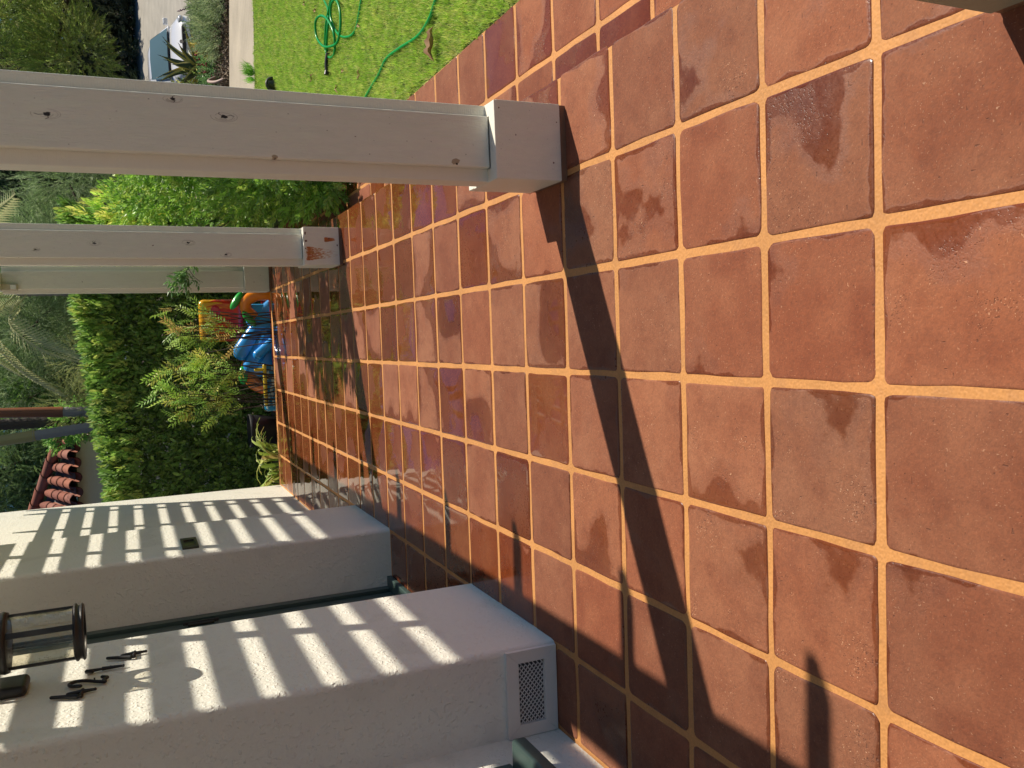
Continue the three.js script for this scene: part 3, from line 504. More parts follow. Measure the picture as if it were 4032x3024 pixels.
// ------------------------------------------------------------------ planting bed beyond the path
{
  // mulch of dry leaves
  const mg = leafPlain((() => { const g = leaf(0.06, 0.022, 0.3, 0.3); g.deleteAttribute('uv'); g.deleteAttribute('normal'); return g; })());
  const mu = scatter(scene, 'leaf_mulch', mg, mat([1, 1, 1], 0.8, { side: THREE.DoubleSide }), 4200, (r) => { const x = mix(3.4, 6.4, r()); const z = -11.2 - (4.8 - x) * 0.45 - r() * r() * 3.4; return [x, -0.19 + 0.04 * r(), z, V(r() - 0.5, 0.5 * r(), r() - 0.5)]; }, [0.6, 1.5], [[0.16, 0.11, 0.07], [0.24, 0.18, 0.12], [0.1, 0.07, 0.05], [0.3, 0.24, 0.17]], 55);
  tag(mu, 'brown dry leaf mulch between the path and the plants', 'mulch', null, 'stuff');
  solo('edging_pipe', tube([V(4.0, -0.18, -12.0), V(3.98, -0.06, -12.15), V(4.08, 0.02, -12.5), V(4.2, -0.1, -12.7)], 0.022, 8, 30), mat([0.42, 0.3, 0.26], 0.6), 'short bent brownish pipe standing at the path edge', 'pipe');
  // variegated agave: thick blades with yellow margins
  const ag = thing('agave', 'large agave with yellow-edged dark green leaves in front of the white car', 'agave', V(4.82, -0.2, -14.3)); ag.scale.setScalar(0.92);
  const r = rng(61), gm = mat([0.085, 0.125, 0.085], 0.45), ym = mat([0.68, 0.56, 0.17], 0.5), sp = mat([0.03, 0.02, 0.015], 0.5);
  function blade(len, wid, tilt, turn, droop, fold) {
    const n = 9, mid = [], out = [];
    for (let i = 0; i <= n; i++) { const s = i / n, a = tilt + droop * s * s, w = wid * (s < 0.15 ? 0.8 + s * 0.9 : Math.pow(1 - s, 0.75) * 1.18); mid.push([s, w, a]); }
    let y = 0, z = 0; const pts = mid.map(([s, w, a], i) => { if (i) { y += Math.cos(a) * len / n; z += Math.sin(a) * len / n; } return [w, y, z, a]; });
    const strip = (u0, u1, lift) => { const pos = [], idx = []; pts.forEach(([w, py, pz, a]) => { for (const u of [u0, (u0 + u1) / 2, u1]) { const q = u * u * w * fold + lift; pos.push(u * w, py + Math.sin(a) * q, pz - Math.cos(a) * q); } }); for (let i = 0; i < n; i++) for (let k = 0; k < 2; k++) { const b = i * 3 + k; idx.push(b, b + 1, b + 3, b + 1, b + 4, b + 3); } const g = new THREE.BufferGeometry(); g.setAttribute('position', new THREE.Float32BufferAttribute(pos, 3)); g.setIndex(idx); g.computeVertexNormals(); g.rotateY(turn); return g; };
    const m = part('leaf', mergeGeometries([strip(-0.68, 0.68, 0), strip(-0.68, 0.68, 0.012)]), gm.clone(), ag); m.material.side = THREE.DoubleSide;
    const e = part('margin', mergeGeometries([strip(-1, -0.68, 0), strip(0.68, 1, 0)]), ym, m); ym.side = THREE.DoubleSide;
    const tip = pts[n]; part('spine', new THREE.ConeGeometry(0.008, 0.07, 5).translate(0, 0.03, 0).rotateX(tip[3]).translate(0, tip[1], tip[2]).rotateY(turn), sp, m);
  }
  for (let i = 0; i < 17; i++) blade(0.72 + 0.3 * r(), 0.08 + 0.03 * r(), 0.12 + 0.055 * i + 0.1 * r(), i * 2.4 + 0.4 * r(), 0.15 + 0.75 * r() * (i / 17), 1.1);
  // sage with purple spikes
  const sg = thing('sage_shrub', 'grey-green shrub with purple flower spikes in front of the street', 'shrub', V(5.8, -0.22, -13.9));
  const ss = sprig(12, 0.16, 0.075, 0.011, 0.75, rng(71), { curl: 0.3 });
  scatter(sg, 'foliage', ss, LEAFSOFT, 2600, lumps([[0, 0.06, 0, 0.4, 0.18, 0.5], [0.5, 0.1, 0.1, 0.42, 0.2, 0.45], [1.0, 0.16, 0.2, 0.45, 0.27, 0.5], [-0.3, 0.06, 0.25, 0.3, 0.16, 0.35], [1.6, 0.18, 0.3, 0.5, 0.3, 0.5], [-0.75, 0.1, 1.1, 0.4, 0.24, 0.4], [-1.05, 0.1, 1.75, 0.36, 0.22, 0.36], [-0.5, 0.14, 1.7, 0.4, 0.26, 0.4], [-0.7, 0.08, 2.3, 0.34, 0.18, 0.3]], 0.5), [0.7, 1.25], [[0.095, 0.13, 0.055], [0.065, 0.095, 0.04], [0.14, 0.165, 0.085], [0.1, 0.13, 0.07]], 72);
  const spike = (() => { const l = []; const q = rng(5); for (let i = 0; i < 16; i++) { const g = new THREE.SphereGeometry(0.009, 5, 4).translate(0.007 * Math.cos(i * 2.4), 0.05 + i * 0.014, 0.007 * Math.sin(i * 2.4)); l.push(g); } l.push(new THREE.CylinderGeometry(0.003, 0.004, 0.28, 4).translate(0, 0.14, 0)); return merge(l); })();
  scatter(sg, 'flower_spike', spike, mat([1, 1, 1], 0.8), 40, lumps([[0.3, 0.2, 0, 0.6, 0.16, 0.5], [1.0, 0.26, 0.15, 0.6, 0.2, 0.5]], 0.9, 0.1), [0.8, 1.4], [[0.11, 0.04, 0.13], [0.16, 0.06, 0.15], [0.3, 0.14, 0.2]], 73);
  // red-flowered low plant
  const rf = thing('red_flower_plant', 'low plant with small dark red flowers at the foot of the agave', 'flowering plant', V(4.62, -0.2, -13.35));
  scatter(rf, 'foliage', sprig(8, 0.07, 0.05, 0.022, 0.8, rng(74)), LEAF, 150, lumps([[0, 0.1, 0, 0.34, 0.16, 0.3], [-0.3, 0.08, 0.3, 0.22, 0.12, 0.25]], 0.6), [0.8, 1.3], [[0.05, 0.1, 0.035], [0.07, 0.13, 0.04]], 75);
  scatter(rf, 'flowers', new THREE.IcosahedronGeometry(0.014, 0), mat([1, 1, 1], 0.6), 60, lumps([[0.05, 0.22, 0.1, 0.26, 0.1, 0.2], [-0.25, 0.16, 0.35, 0.15, 0.08, 0.15]], 0.6, 0.1), [0.7, 1.3], [[0.3, 0.02, 0.015], [0.2, 0.01, 0.015]], 76);
  const of = thing('orange_flower_plant', 'pale orange flower heads beside the agave leaves', 'flowering plant', V(4.98, -0.26, -13.8)); of.scale.setScalar(0.8);
  scatter(of, 'foliage', sprig(7, 0.1, 0.09, 0.016, 0.5, rng(78)), LEAF, 50, lumps([[0, 0.14, 0, 0.14, 0.2, 0.14]], 0.9), [0.9, 1.5], [[0.22, 0.2, 0.05], [0.3, 0.25, 0.07]], 79);
  scatter(of, 'flowers', new THREE.IcosahedronGeometry(0.022, 0), mat([1, 1, 1], 0.7), 30, lumps([[0, 0.34, 0, 0.1, 0.1, 0.1]], 0.9, 0.2), [0.7, 1.4], [[0.62, 0.26, 0.06], [0.6, 0.4, 0.16]], 80);
  const ls = thing('low_shrub', 'low leafy shrub with pale tips beside the near post and the agave', 'shrub', V(4.3, -0.2, -14.6));
  scatter(ls, 'foliage', sprig(9, 0.14, 0.045, 0.02, 0.6, rng(82)), LEAF, 260, lumps([[0, 0.35, 0, 0.28, 0.34, 0.3], [0.2, 0.2, 0.3, 0.3, 0.22, 0.3]], 0.9), [0.8, 1.2], [[0.12, 0.16, 0.04], [0.3, 0.3, 0.12], [0.07, 0.1, 0.03]], 83);
}
// ------------------------------------------------------------------ white car parked in the street
{
  const t = thing('parked_car', 'white hatchback parked in the street facing the garden', 'car', V(9.0, -1.36, -26.0)); t.scale.setScalar(1.07);
  const white = new THREE.MeshPhysicalMaterial({ color: new THREE.Color().setRGB(0.78, 0.79, 0.82), roughness: 0.3, clearcoat: 1, clearcoatRoughness: 0.05 });
  const black = mat([0.012, 0.012, 0.013], 0.4), glassM = mat([0.03, 0.05, 0.06], 0.06), chrome = mat([0.7, 0.7, 0.72], 0.2, { metalness: 1 });
  // sections along the car, z = 0 at the bumper and negative to the rear: half width, bottom, top, roundness
  const secs = [[0.06, 0.5, 0.22, 0.62], [-0.02, 0.68, 0.18, 0.7], [-0.14, 0.78, 0.18, 0.76], [-0.4, 0.85, 0.18, 0.84], [-0.9, 0.87, 0.2, 0.93], [-1.15, 0.87, 0.2, 0.97], [-2.0, 0.88, 0.2, 1.0], [-3.2, 0.87, 0.22, 1.02], [-3.9, 0.82, 0.26, 1.0], [-4.2, 0.74, 0.32, 0.92]];
  function loft(secs, n, shape) { const pos = [], idx = []; for (const s of secs) for (let i = 0; i < n; i++) pos.push(...shape(s, i / n * Math.PI * 2)); for (let k = 0; k < secs.length - 1; k++) for (let i = 0; i < n; i++) { const a = k * n + i, b = k * n + (i + 1) % n; idx.push(a, b, a + n, b, b + n, a + n); } for (let i = 1; i < n - 1; i++) { idx.push(0, i + 1, i); const o = (secs.length - 1) * n; idx.push(o, o + i, o + i + 1); } const g = new THREE.BufferGeometry(); g.setAttribute('position', new THREE.Float32BufferAttribute(pos, 3)); g.setIndex(idx); g.computeVertexNormals(); return g; }
  const se = (c, p) => Math.sign(c) * Math.pow(Math.abs(c), p);
  const body = part('body', loft(secs, 36, ([z, w, b, h], a) => [se(Math.cos(a), 0.42) * w, (b + h) / 2 + se(Math.sin(a), 0.5) * (h - b) / 2, z]), white, t);
  // cabin: glasshouse with roof
  const cab = [[-1.12, 0.7, 0.9, 0.97], [-1.5, 0.68, 0.9, 1.2], [-1.95, 0.63, 0.9, 1.42], [-2.5, 0.62, 0.9, 1.48], [-3.3, 0.62, 0.9, 1.46], [-3.95, 0.66, 0.9, 1.2], [-4.1, 0.68, 0.9, 1.0]];
  part('cabin', loft(cab, 28, ([z, w, b, h], a) => { const y = (b + h) / 2 + se(Math.sin(a), 0.5) * (h - b) / 2; return [se(Math.cos(a), 0.4) * (w + (1.45 - y) * 0.2), y, z]; }), white, t);
  const ws = new THREE.BufferGeometry(); ws.setAttribute('position', new THREE.Float32BufferAttribute([-0.7, 0.985, -1.1, 0.7, 0.985, -1.1, -0.56, 1.41, -1.86, 0.56, 1.41, -1.86, 0, 1.0, -1.02, 0, 1.435, -1.8], 3)); ws.setIndex([0, 4, 2, 4, 5, 2, 4, 1, 5, 1, 3, 5]); ws.computeVertexNormals(); ws.translate(0, 0.012, 0.03);
  part('windshield', ws, mat([0.10, 0.17, 0.2], 0.05), t);
  for (const s of [-1, 1]) {
    const sw = new THREE.BufferGeometry(); sw.setAttribute('position', new THREE.Float32BufferAttribute([0.79, 1.0, -1.35, 0.79, 1.02, -3.7, 0.645, 1.39, -3.5, 0.645, 1.39, -2.0], 3)); sw.setIndex([0, 1, 2, 0, 2, 3]); sw.computeVertexNormals(); sw.scale(s, 1, 1); part('side_window', sw, new THREE.MeshStandardMaterial({ color: 0x0a0d0f, roughness: 0.06, side: THREE.DoubleSide }), t);
    const hl = new THREE.SphereGeometry(0.13, 16, 10).scale(1, 0.62, 0.9).rotateY(s * 0.5).translate(s * 0.66, 0.68, -0.13); part('headlight', hl, new THREE.MeshPhysicalMaterial({ color: 0xb8bcc0, roughness: 0.1, clearcoat: 1 }), t);
    part('mirror', new RoundedBoxGeometry(0.2, 0.14, 0.1, 3, 0.04).translate(s * 0.98, 1.0, -1.35), white, t);
    part('fog_recess', new RoundedBoxGeometry(0.22, 0.2, 0.12, 2, 0.04).rotateY(s * 0.35).translate(s * 0.62, 0.36, -0.03), black, t);
    for (const z of [-0.82, -3.35]) { const wh = part('wheel', new THREE.TorusGeometry(0.235, 0.085, 12, 28).rotateY(Math.PI / 2).translate(s * 0.8, 0.32, z), black, t); part('rim', new THREE.CylinderGeometry(0.2, 0.2, 0.1, 20).rotateZ(Math.PI / 2).translate(s * 0.82, 0.32, z), chrome, wh); }
  }
  part('grille', merge([new RoundedBoxGeometry(0.9, 0.1, 0.1, 2, 0.03).translate(0, 0.63, 0.03), new RoundedBoxGeometry(0.86, 0.2, 0.1, 2, 0.04).translate(0, 0.36, 0.055)]), black, t);
  part('badge', new THREE.CylinderGeometry(0.05, 0.05, 0.02, 16).rotateX(Math.PI / 2).translate(0, 0.7, 0.075), chrome, t);
  part('number_plate', new RoundedBoxGeometry(0.32, 0.15, 0.015, 1, 0.004).translate(0, 0.5, 0.09), mat([0.6, 0.6, 0.58], 0.5), t);
  part('cowl', new THREE.BoxGeometry(1.36, 0.02, 0.12).translate(0, 0.985, -1.02), black, t);
}
// ------------------------------------------------------------------ hedge at the end of the patio
const oval = sprig(6, 0.12, 0.068, 0.036, 0.95, rng(91), { curl: 0.2, fold: 0.12, make: ovalLeaf });
{
  const t = thing('hedge', 'tall clipped hedge of glossy oval leaves behind the far end of the patio', 'hedge');
  const top = (x) => 1.49 + 0.22 * (x + 1.6) / 2.2 + 0.1 * (fbm(x * 3 + 8, 2.5, 3) - 0.5);
  scatter(t, 'foliage', oval, leafMat(0.7, 0.3), 9000, (r) => {
    const x = mix(-2.3, 1.75, r()), h = top(x), k = r();
    let y, z; if (k < 0.72) { y = mix(-0.25, h, r()); z = -9.5 - 0.5 * r() * r() + 0.1 * (fbm(x * 4, y * 4, 3) - 0.5); } else { y = h - 0.2 * r() * r(); z = -9.45 - 0.85 * r(); }
    return [x, y, z, V((r() - 0.5) * 1.2, 0.5 + (y > h - 0.25 ? 0.7 : 0), k < 0.72 ? 0.9 * r() : (r() - 0.5))];
  }, [0.85, 1.4], [[0.045, 0.09, 0.018], [0.06, 0.115, 0.022], [0.042, 0.08, 0.018], [0.085, 0.14, 0.03], [0.11, 0.17, 0.035]], 92);
  scatter(t, 'lit_top_growth', sprig(7, 0.13, 0.062, 0.032, 0.7, rng(93), { curl: 0.15, fold: 0.2, make: ovalLeaf }), LEAF, 1000, (r) => { const x = mix(-2.2, 1.7, r()), h = top(x), q = r(); return [x, h - 0.32 * q * q + 0.03, -9.35 - 0.8 * r() * (1 - q), V((r() - 0.5) * 0.8, 1, (r() - 0.3) * 0.8)]; }, [0.7, 1.25], [[0.11, 0.18, 0.03], [0.15, 0.21, 0.042], [0.08, 0.145, 0.026], [0.1, 0.17, 0.03], [0.16, 0.19, 0.04]], 94);  // pale young shoots; their brighter colour also paints the sunlit hedge top
  const r = rng(95), st = []; for (let i = 0; i < 46; i++) { const x = mix(-2.2, 1.7, r()), z = -9.8 - 0.25 * r(); st.push(limb([V(x, -0.3, z), V(x + (r() - 0.5) * 0.2, 0.5, z + (r() - 0.5) * 0.15), V(x + (r() - 0.5) * 0.5, 1.5, z)], 0.016, 0.006, 5)); }
  part('stems', merge(st), bark, t);
}
// nandina clumps: dark canes carrying airy sprays
function nandina(label, x, z, canes, spread, hmin, hmax, sprays, cols, seed) {
  const t = thing('nandina', label, 'shrub', V(x, -0.16, z), 'bamboo-like shrubs at the far edge of the patio'), r = rng(seed), cg = [], tops = [];
  for (let i = 0; i < canes; i++) {
    const bx = (r() - 0.5) * spread * 0.8, bz = (r() - 0.5) * 0.18, h = mix(hmin, hmax, r()), tx = bx + (r() - 0.5) * spread * 0.7, tz = bz + (r() - 0.5) * 0.25;
    cg.push(limb([V(bx, 0, bz), V(mix(bx, tx, 0.5) + (r() - 0.5) * 0.03, h * 0.5, mix(bz, tz, 0.5)), V(tx, h, tz)], 0.0075, 0.003, 5)); tops.push([bx, bz, tx, tz, h]);
  }
  part('canes', merge(cg), mat([0.05, 0.035, 0.028], 0.8), t);
  // a spray: thin rachis with pairs of narrow leaflets
  const q = rng(seed + 1), list = [];
  for (let i = 0; i < 11; i++) { const s = i % 2 ? 1 : -1, g = leaf(0.05 + 0.024 * q(), 0.02, 0.2, 0.25); g.rotateZ(s * -(0.75 + 0.3 * q())).rotateX(0.25 * (q() - 0.5)).translate(0, 0.03 + i * 0.016, 0); list.push(g); }
  list.push(leaf(0.06, 0.014, 0.2, 0.25).translate(0, 0.2, 0)); list.push(new THREE.CylinderGeometry(0.0008, 0.0014, 0.21, 3, 1, true).translate(0, 0.1, 0).toNonIndexed());
  for (const g of list) for (const k of ['uv', 'normal']) g.deleteAttribute(k);
  const spray = leafPlain(mergeGeometries(list));
  scatter(t, 'leaves', spray, LEAF, sprays, (r) => { const c = tops[Math.floor(r() * tops.length)], s = 1.02 - 0.55 * Math.pow(r(), 1.8); return [mix(c[0], c[2], s) + (r() - 0.5) * 0.1, c[4] * s, mix(c[1], c[3], s) + (r() - 0.5) * 0.1, V((r() - 0.5) * 1.7, 0.35 + r() * 0.8, (r() - 0.5) * 1.7)]; }, [0.6, 1.05], cols, seed + 2);
  return t;
}
nandina('bushy yellow-green bamboo-like shrub on dark canes beside the yellow pool bar', -0.32, -8.12, 22, 0.62, 0.75, 1.22, 150, [[0.12, 0.2, 0.03], [0.09, 0.165, 0.028], [0.17, 0.24, 0.04], [0.2, 0.2, 0.04]], 110);
nandina('taller thin bamboo-like shrub with reddish leaves in front of the red pool toy', 0.3, -8.1, 15, 0.42, 0.65, 1.1, 62, [[0.13, 0.2, 0.03], [0.16, 0.22, 0.04], [0.22, 0.16, 0.05], [0.1, 0.17, 0.028]], 120);
// strap-leaved clump by the wall
{
  const t = thing('strap_leaf_plant', 'yellow-green strap-leaved plant at the far corner of the house wall', 'plant', V(-1.2, -0.2, -8.25)), r = rng(131);
  const strap = (() => { const n = 8, pos = [], idx = []; let y = 0, z = 0; for (let i = 0; i <= n; i++) { const s = i / n, a = 0.15 + 1.9 * s * s, w = 0.016 * Math.min(1, 2.4 * (1 - s) + 0.05); if (i) { y += Math.cos(a) * 0.5 / n; z += Math.sin(a) * 0.5 / n; } pos.push(-w, y + 0.006, z, 0, y, z, w, y + 0.006, z); } for (let i = 0; i < n; i++) for (let k = 0; k < 2; k++) { const b = i * 3 + k; idx.push(b, b + 1, b + 3, b + 1, b + 4, b + 3); } const g = new THREE.BufferGeometry(); g.setAttribute('position', new THREE.Float32BufferAttribute(pos, 3)); g.setIndex(idx); g.computeVertexNormals(); return g; })();
  const cols = [[0.38, 0.5, 0.08], [0.28, 0.42, 0.06], [0.52, 0.55, 0.13], [0.55, 0.42, 0.13]].map((c) => { const m = leafMat(0.5, 0.35); m.color.setRGB(...c); return m; });
  for (let i = 0; i < 46; i++) { const m = part('leaf', strap, cols[Math.floor(r() * 4)], t); m.position.set((r() - 0.5) * 0.42, 0, (r() - 0.5) * 0.16); m.rotation.set(0, r() * 6.283, (r() - 0.5) * 0.3); m.scale.setScalar(0.75 + 0.5 * r()); }
}
// dark tub left in the shade under the hedge
{
  const t = thing('plant_tub', 'black plastic tub standing in the shade under the hedge', 'tub', V(-0.84, -0.25, -8.75));
  const m = mat([0.012, 0.013, 0.016], 0.6);
  part('body', new THREE.LatheGeometry([[0.0, 0.01], [0.14, 0], [0.18, 0.36], [0.19, 0.37], [0.19, 0.4], [0.172, 0.4], [0.135, 0.03], [0, 0.02]].map(([a, b]) => new THREE.Vector2(a, b)), 28), m, t);
}
// leafy branch reaching in front of the farthest post
{
  const t = thing('leafy_branch', 'drooping branch of dark oval leaves across the farthest post', 'branch'), r = rng(141);
  const main = [V(0.98, 0.72, -7.35), V(0.86, 0.8, -7.3), V(0.74, 0.84, -7.28), V(0.66, 0.78, -7.26)];
  part('twig', merge([limb(main, 0.006, 0.002, 5), limb([V(0.98, 0.72, -7.35), V(1.25, 0.5, -7.6), V(1.5, 0.1, -7.8), V(1.55, -0.2, -7.85)], 0.007, 0.012, 5), limb([main[1], V(0.82, 0.9, -7.3), V(0.8, 0.98, -7.3)], 0.003, 0.0015, 4), limb([main[1], V(0.76, 0.74, -7.25), V(0.72, 0.68, -7.22)], 0.003, 0.0015, 4)]), bark, t);
  const c = new THREE.CatmullRomCurve3(main);
  scatter(t, 'leaves', sprig(7, 0.1, 0.062, 0.024, 0.8, rng(142)), LEAF, 34, (r) => { const p = r() < 0.6 ? c.getPointAt(r()) : V(mix(0.82, 0.7, r()), mix(0.68, 0.98, r()), -7.28); return [p.x, p.y, p.z, V(-0.6 + (r() - 0.5) * 1.4, 0.3 + (r() - 0.5), (r() - 0.5))]; }, [0.6, 1.05], [[0.05, 0.11, 0.03], [0.09, 0.15, 0.04]], 143);
}
// ------------------------------------------------------------------ inflatable pool with slide
{
  const t = thing('inflatable_pool', 'colourful inflatable pool with a blue slide behind the bamboo-like shrubs', 'inflatable pool', V(0, -0.2, -8.52)); t.scale.set(1, 1, 0.8);
  const pl = (c, r = 0.28) => new THREE.MeshPhysicalMaterial({ color: new THREE.Color().setRGB(...c), roughness: r, clearcoat: 0.6, clearcoatRoughness: 0.15 });
  const canvas = (w, h, draw) => { const c = document.createElement('canvas'); c.width = w; c.height = h; draw(c.getContext('2d'), w, h); const x = new THREE.CanvasTexture(c); x.colorSpace = THREE.SRGBColorSpace; x.wrapS = x.wrapT = THREE.RepeatWrapping; return x; };
  const clouds = canvas(512, 256, (g, w, h) => { const r = rng(6); g.fillStyle = '#1f8fc4'; g.fillRect(0, 0, w, h); g.fillStyle = '#cfe6ea'; for (let i = 0; i < 22; i++) { const x = r() * w, y = r() * h; for (let k = 0; k < 6; k++) { g.beginPath(); g.ellipse(x + (r() - 0.5) * 60, y + (r() - 0.5) * 26, 14 + r() * 16, 10 + r() * 10, 0, 0, 7); g.fill(); } } });
  const flames = canvas(512, 256, (g, w, h) => { const r = rng(7); g.fillStyle = '#e8a81e'; g.fillRect(0, 0, w, h); for (let i = 0; i < 9; i++) { const x = (i + 0.5) * w / 9; g.fillStyle = i % 2 ? '#d9531f' : '#cf2a22'; g.beginPath(); g.moveTo(x - 38, h); g.bezierCurveTo(x - 50, h * 0.5, x + 20, h * 0.5, x - 12, h * (0.1 + 0.2 * r())); g.bezierCurveTo(x + 50, h * 0.4, x + 40, h * 0.7, x + 34, h); g.fill(); } g.fillStyle = '#c51f2b'; g.fillRect(0, h * 0.7, w, h * 0.3); });
  // base ring (red) and printed side wall (clouds)
  const ring = (rx, rz, y, rt) => { const pts = []; for (let i = 0; i < 32; i++) { const a = i / 32 * 6.283; pts.push(V(0.1 + Math.sign(Math.cos(a)) * Math.pow(Math.abs(Math.cos(a)), 0.6) * rx, y, Math.sign(Math.sin(a)) * Math.pow(Math.abs(Math.sin(a)), 0.6) * rz)); } return tube(pts, rt, 12, 128, true); };
  part('base_ring', ring(0.66, 0.42, 0.07, 0.075), pl([0.62, 0.035, 0.02]), t);
  const cm = pl([1, 1, 1]); cm.map = clouds; cm.map.repeat.set(1, 1);
  part('cloud_panel', new RoundedBoxGeometry(0.5, 0.16, 0.1, 4, 0.045).translate(-0.34, 0.17, 0.42), cm, t);
  part('pool_floor', new THREE.CylinderGeometry(0.5, 0.5, 0.02, 32).scale(1.2, 1, 0.7).translate(0.1, 0.06, 0), pl([0.05, 0.25, 0.55]), t);
  // yellow sprinkler bar with a T joint
  const capsule = (a, b, r) => { const d = b.clone().sub(a), g = new THREE.CapsuleGeometry(r, d.length(), 6, 14); g.applyQuaternion(new THREE.Quaternion().setFromUnitVectors(V(0, 1, 0), d.clone().normalize())); g.translate((a.x + b.x) / 2, (a.y + b.y) / 2, (a.z + b.z) / 2); return g; };
  part('sprinkler_bar', merge([capsule(V(-0.5, 0.24, 0.52), V(-0.1, 0.24, 0.52), 0.02), capsule(V(-0.14, 0.24, 0.52), V(-0.14, 0.33, 0.52), 0.018)]), pl([0.75, 0.55, 0.03]), t);
  // blue slide: cushion, side rolls
  part('slide', merge([capsule(V(0.06, 0.42, 0.16), V(0.5, 0.1, 0.3), 0.1), capsule(V(-0.1, 0.34, 0.2), V(0.3, 0.12, 0.32), 0.085)]), pl([0.02, 0.27, 0.75]), t);
  part('cushion', new RoundedBoxGeometry(0.48, 0.3, 0.3, 6, 0.1).translate(0.02, 0.2, 0.12), pl([0.04, 0.4, 0.9]), t);
  part('front_panel', new RoundedBoxGeometry(0.26, 0.26, 0.06, 4, 0.028).rotateY(0.15).translate(0.43, 0.2, 0.34), pl([0.05, 0.42, 0.88]), t);
  part('side_roll', capsule(V(0.02, 0.28, 0.36), V(0.24, 0.02, 0.42), 0.055), pl([0.02, 0.3, 0.8]), t);
  part('side_roll', capsule(V(0.38, 0.32, 0.28), V(0.6, 0.06, 0.34), 0.06), pl([0.04, 0.3, 0.75]), t);
  // flame backboard
  const fm = pl([1, 1, 1]); fm.map = flames;
  part('backboard', new RoundedBoxGeometry(0.46, 0.46, 0.12, 5, 0.06).translate(0.4, 0.6, -0.1), fm, t);
  { const m = t.children.at(-1).geometry, p = m.attributes.position, uv = m.attributes.uv; for (let i = 0; i < p.count; i++) uv.setXY(i, (p.getX(i) - 0.17) / 0.46, (p.getY(i) - 0.37) / 0.46); }
  const eye = part('spot', new THREE.SphereGeometry(0.05, 16, 10).scale(1.3, 1, 0.4).translate(0.5, 0.66, -0.04), pl([0.6, 0.02, 0.06]), t);
  // orange arch with green leaf
  part('arch', tube([V(0.42, 0.3, 0.34), V(0.5, 0.38, 0.36), V(0.58, 0.38, 0.38), V(0.64, 0.29, 0.39), V(0.655, 0.16, 0.4), V(0.655, 0.02, 0.4)], 0.062, 14, 50), pl([0.85, 0.24, 0.012]), t);
  part('arch', tube([V(-0.38, 0.08, 0.1), V(-0.3, 0.3, 0.05), V(-0.12, 0.36, 0.02), V(0.0, 0.3, 0)], 0.07, 12, 40), pl([0.62, 0.16, 0.012]), t);
  part('leaf', merge([new THREE.SphereGeometry(0.09, 16, 10).scale(1.3, 0.45, 0.6).rotateZ(-0.6).translate(0.6, 0.47, 0.36), new THREE.SphereGeometry(0.08, 16, 10).scale(1.3, 0.5, 0.5).rotateZ(0.7).translate(0.4, 0.36, 0.42), new THREE.SphereGeometry(0.1, 16, 10).scale(1, 0.5, 0.6).translate(-0.2, 0.42, 0.1)]), pl([0.02, 0.4, 0.06]), t);
}
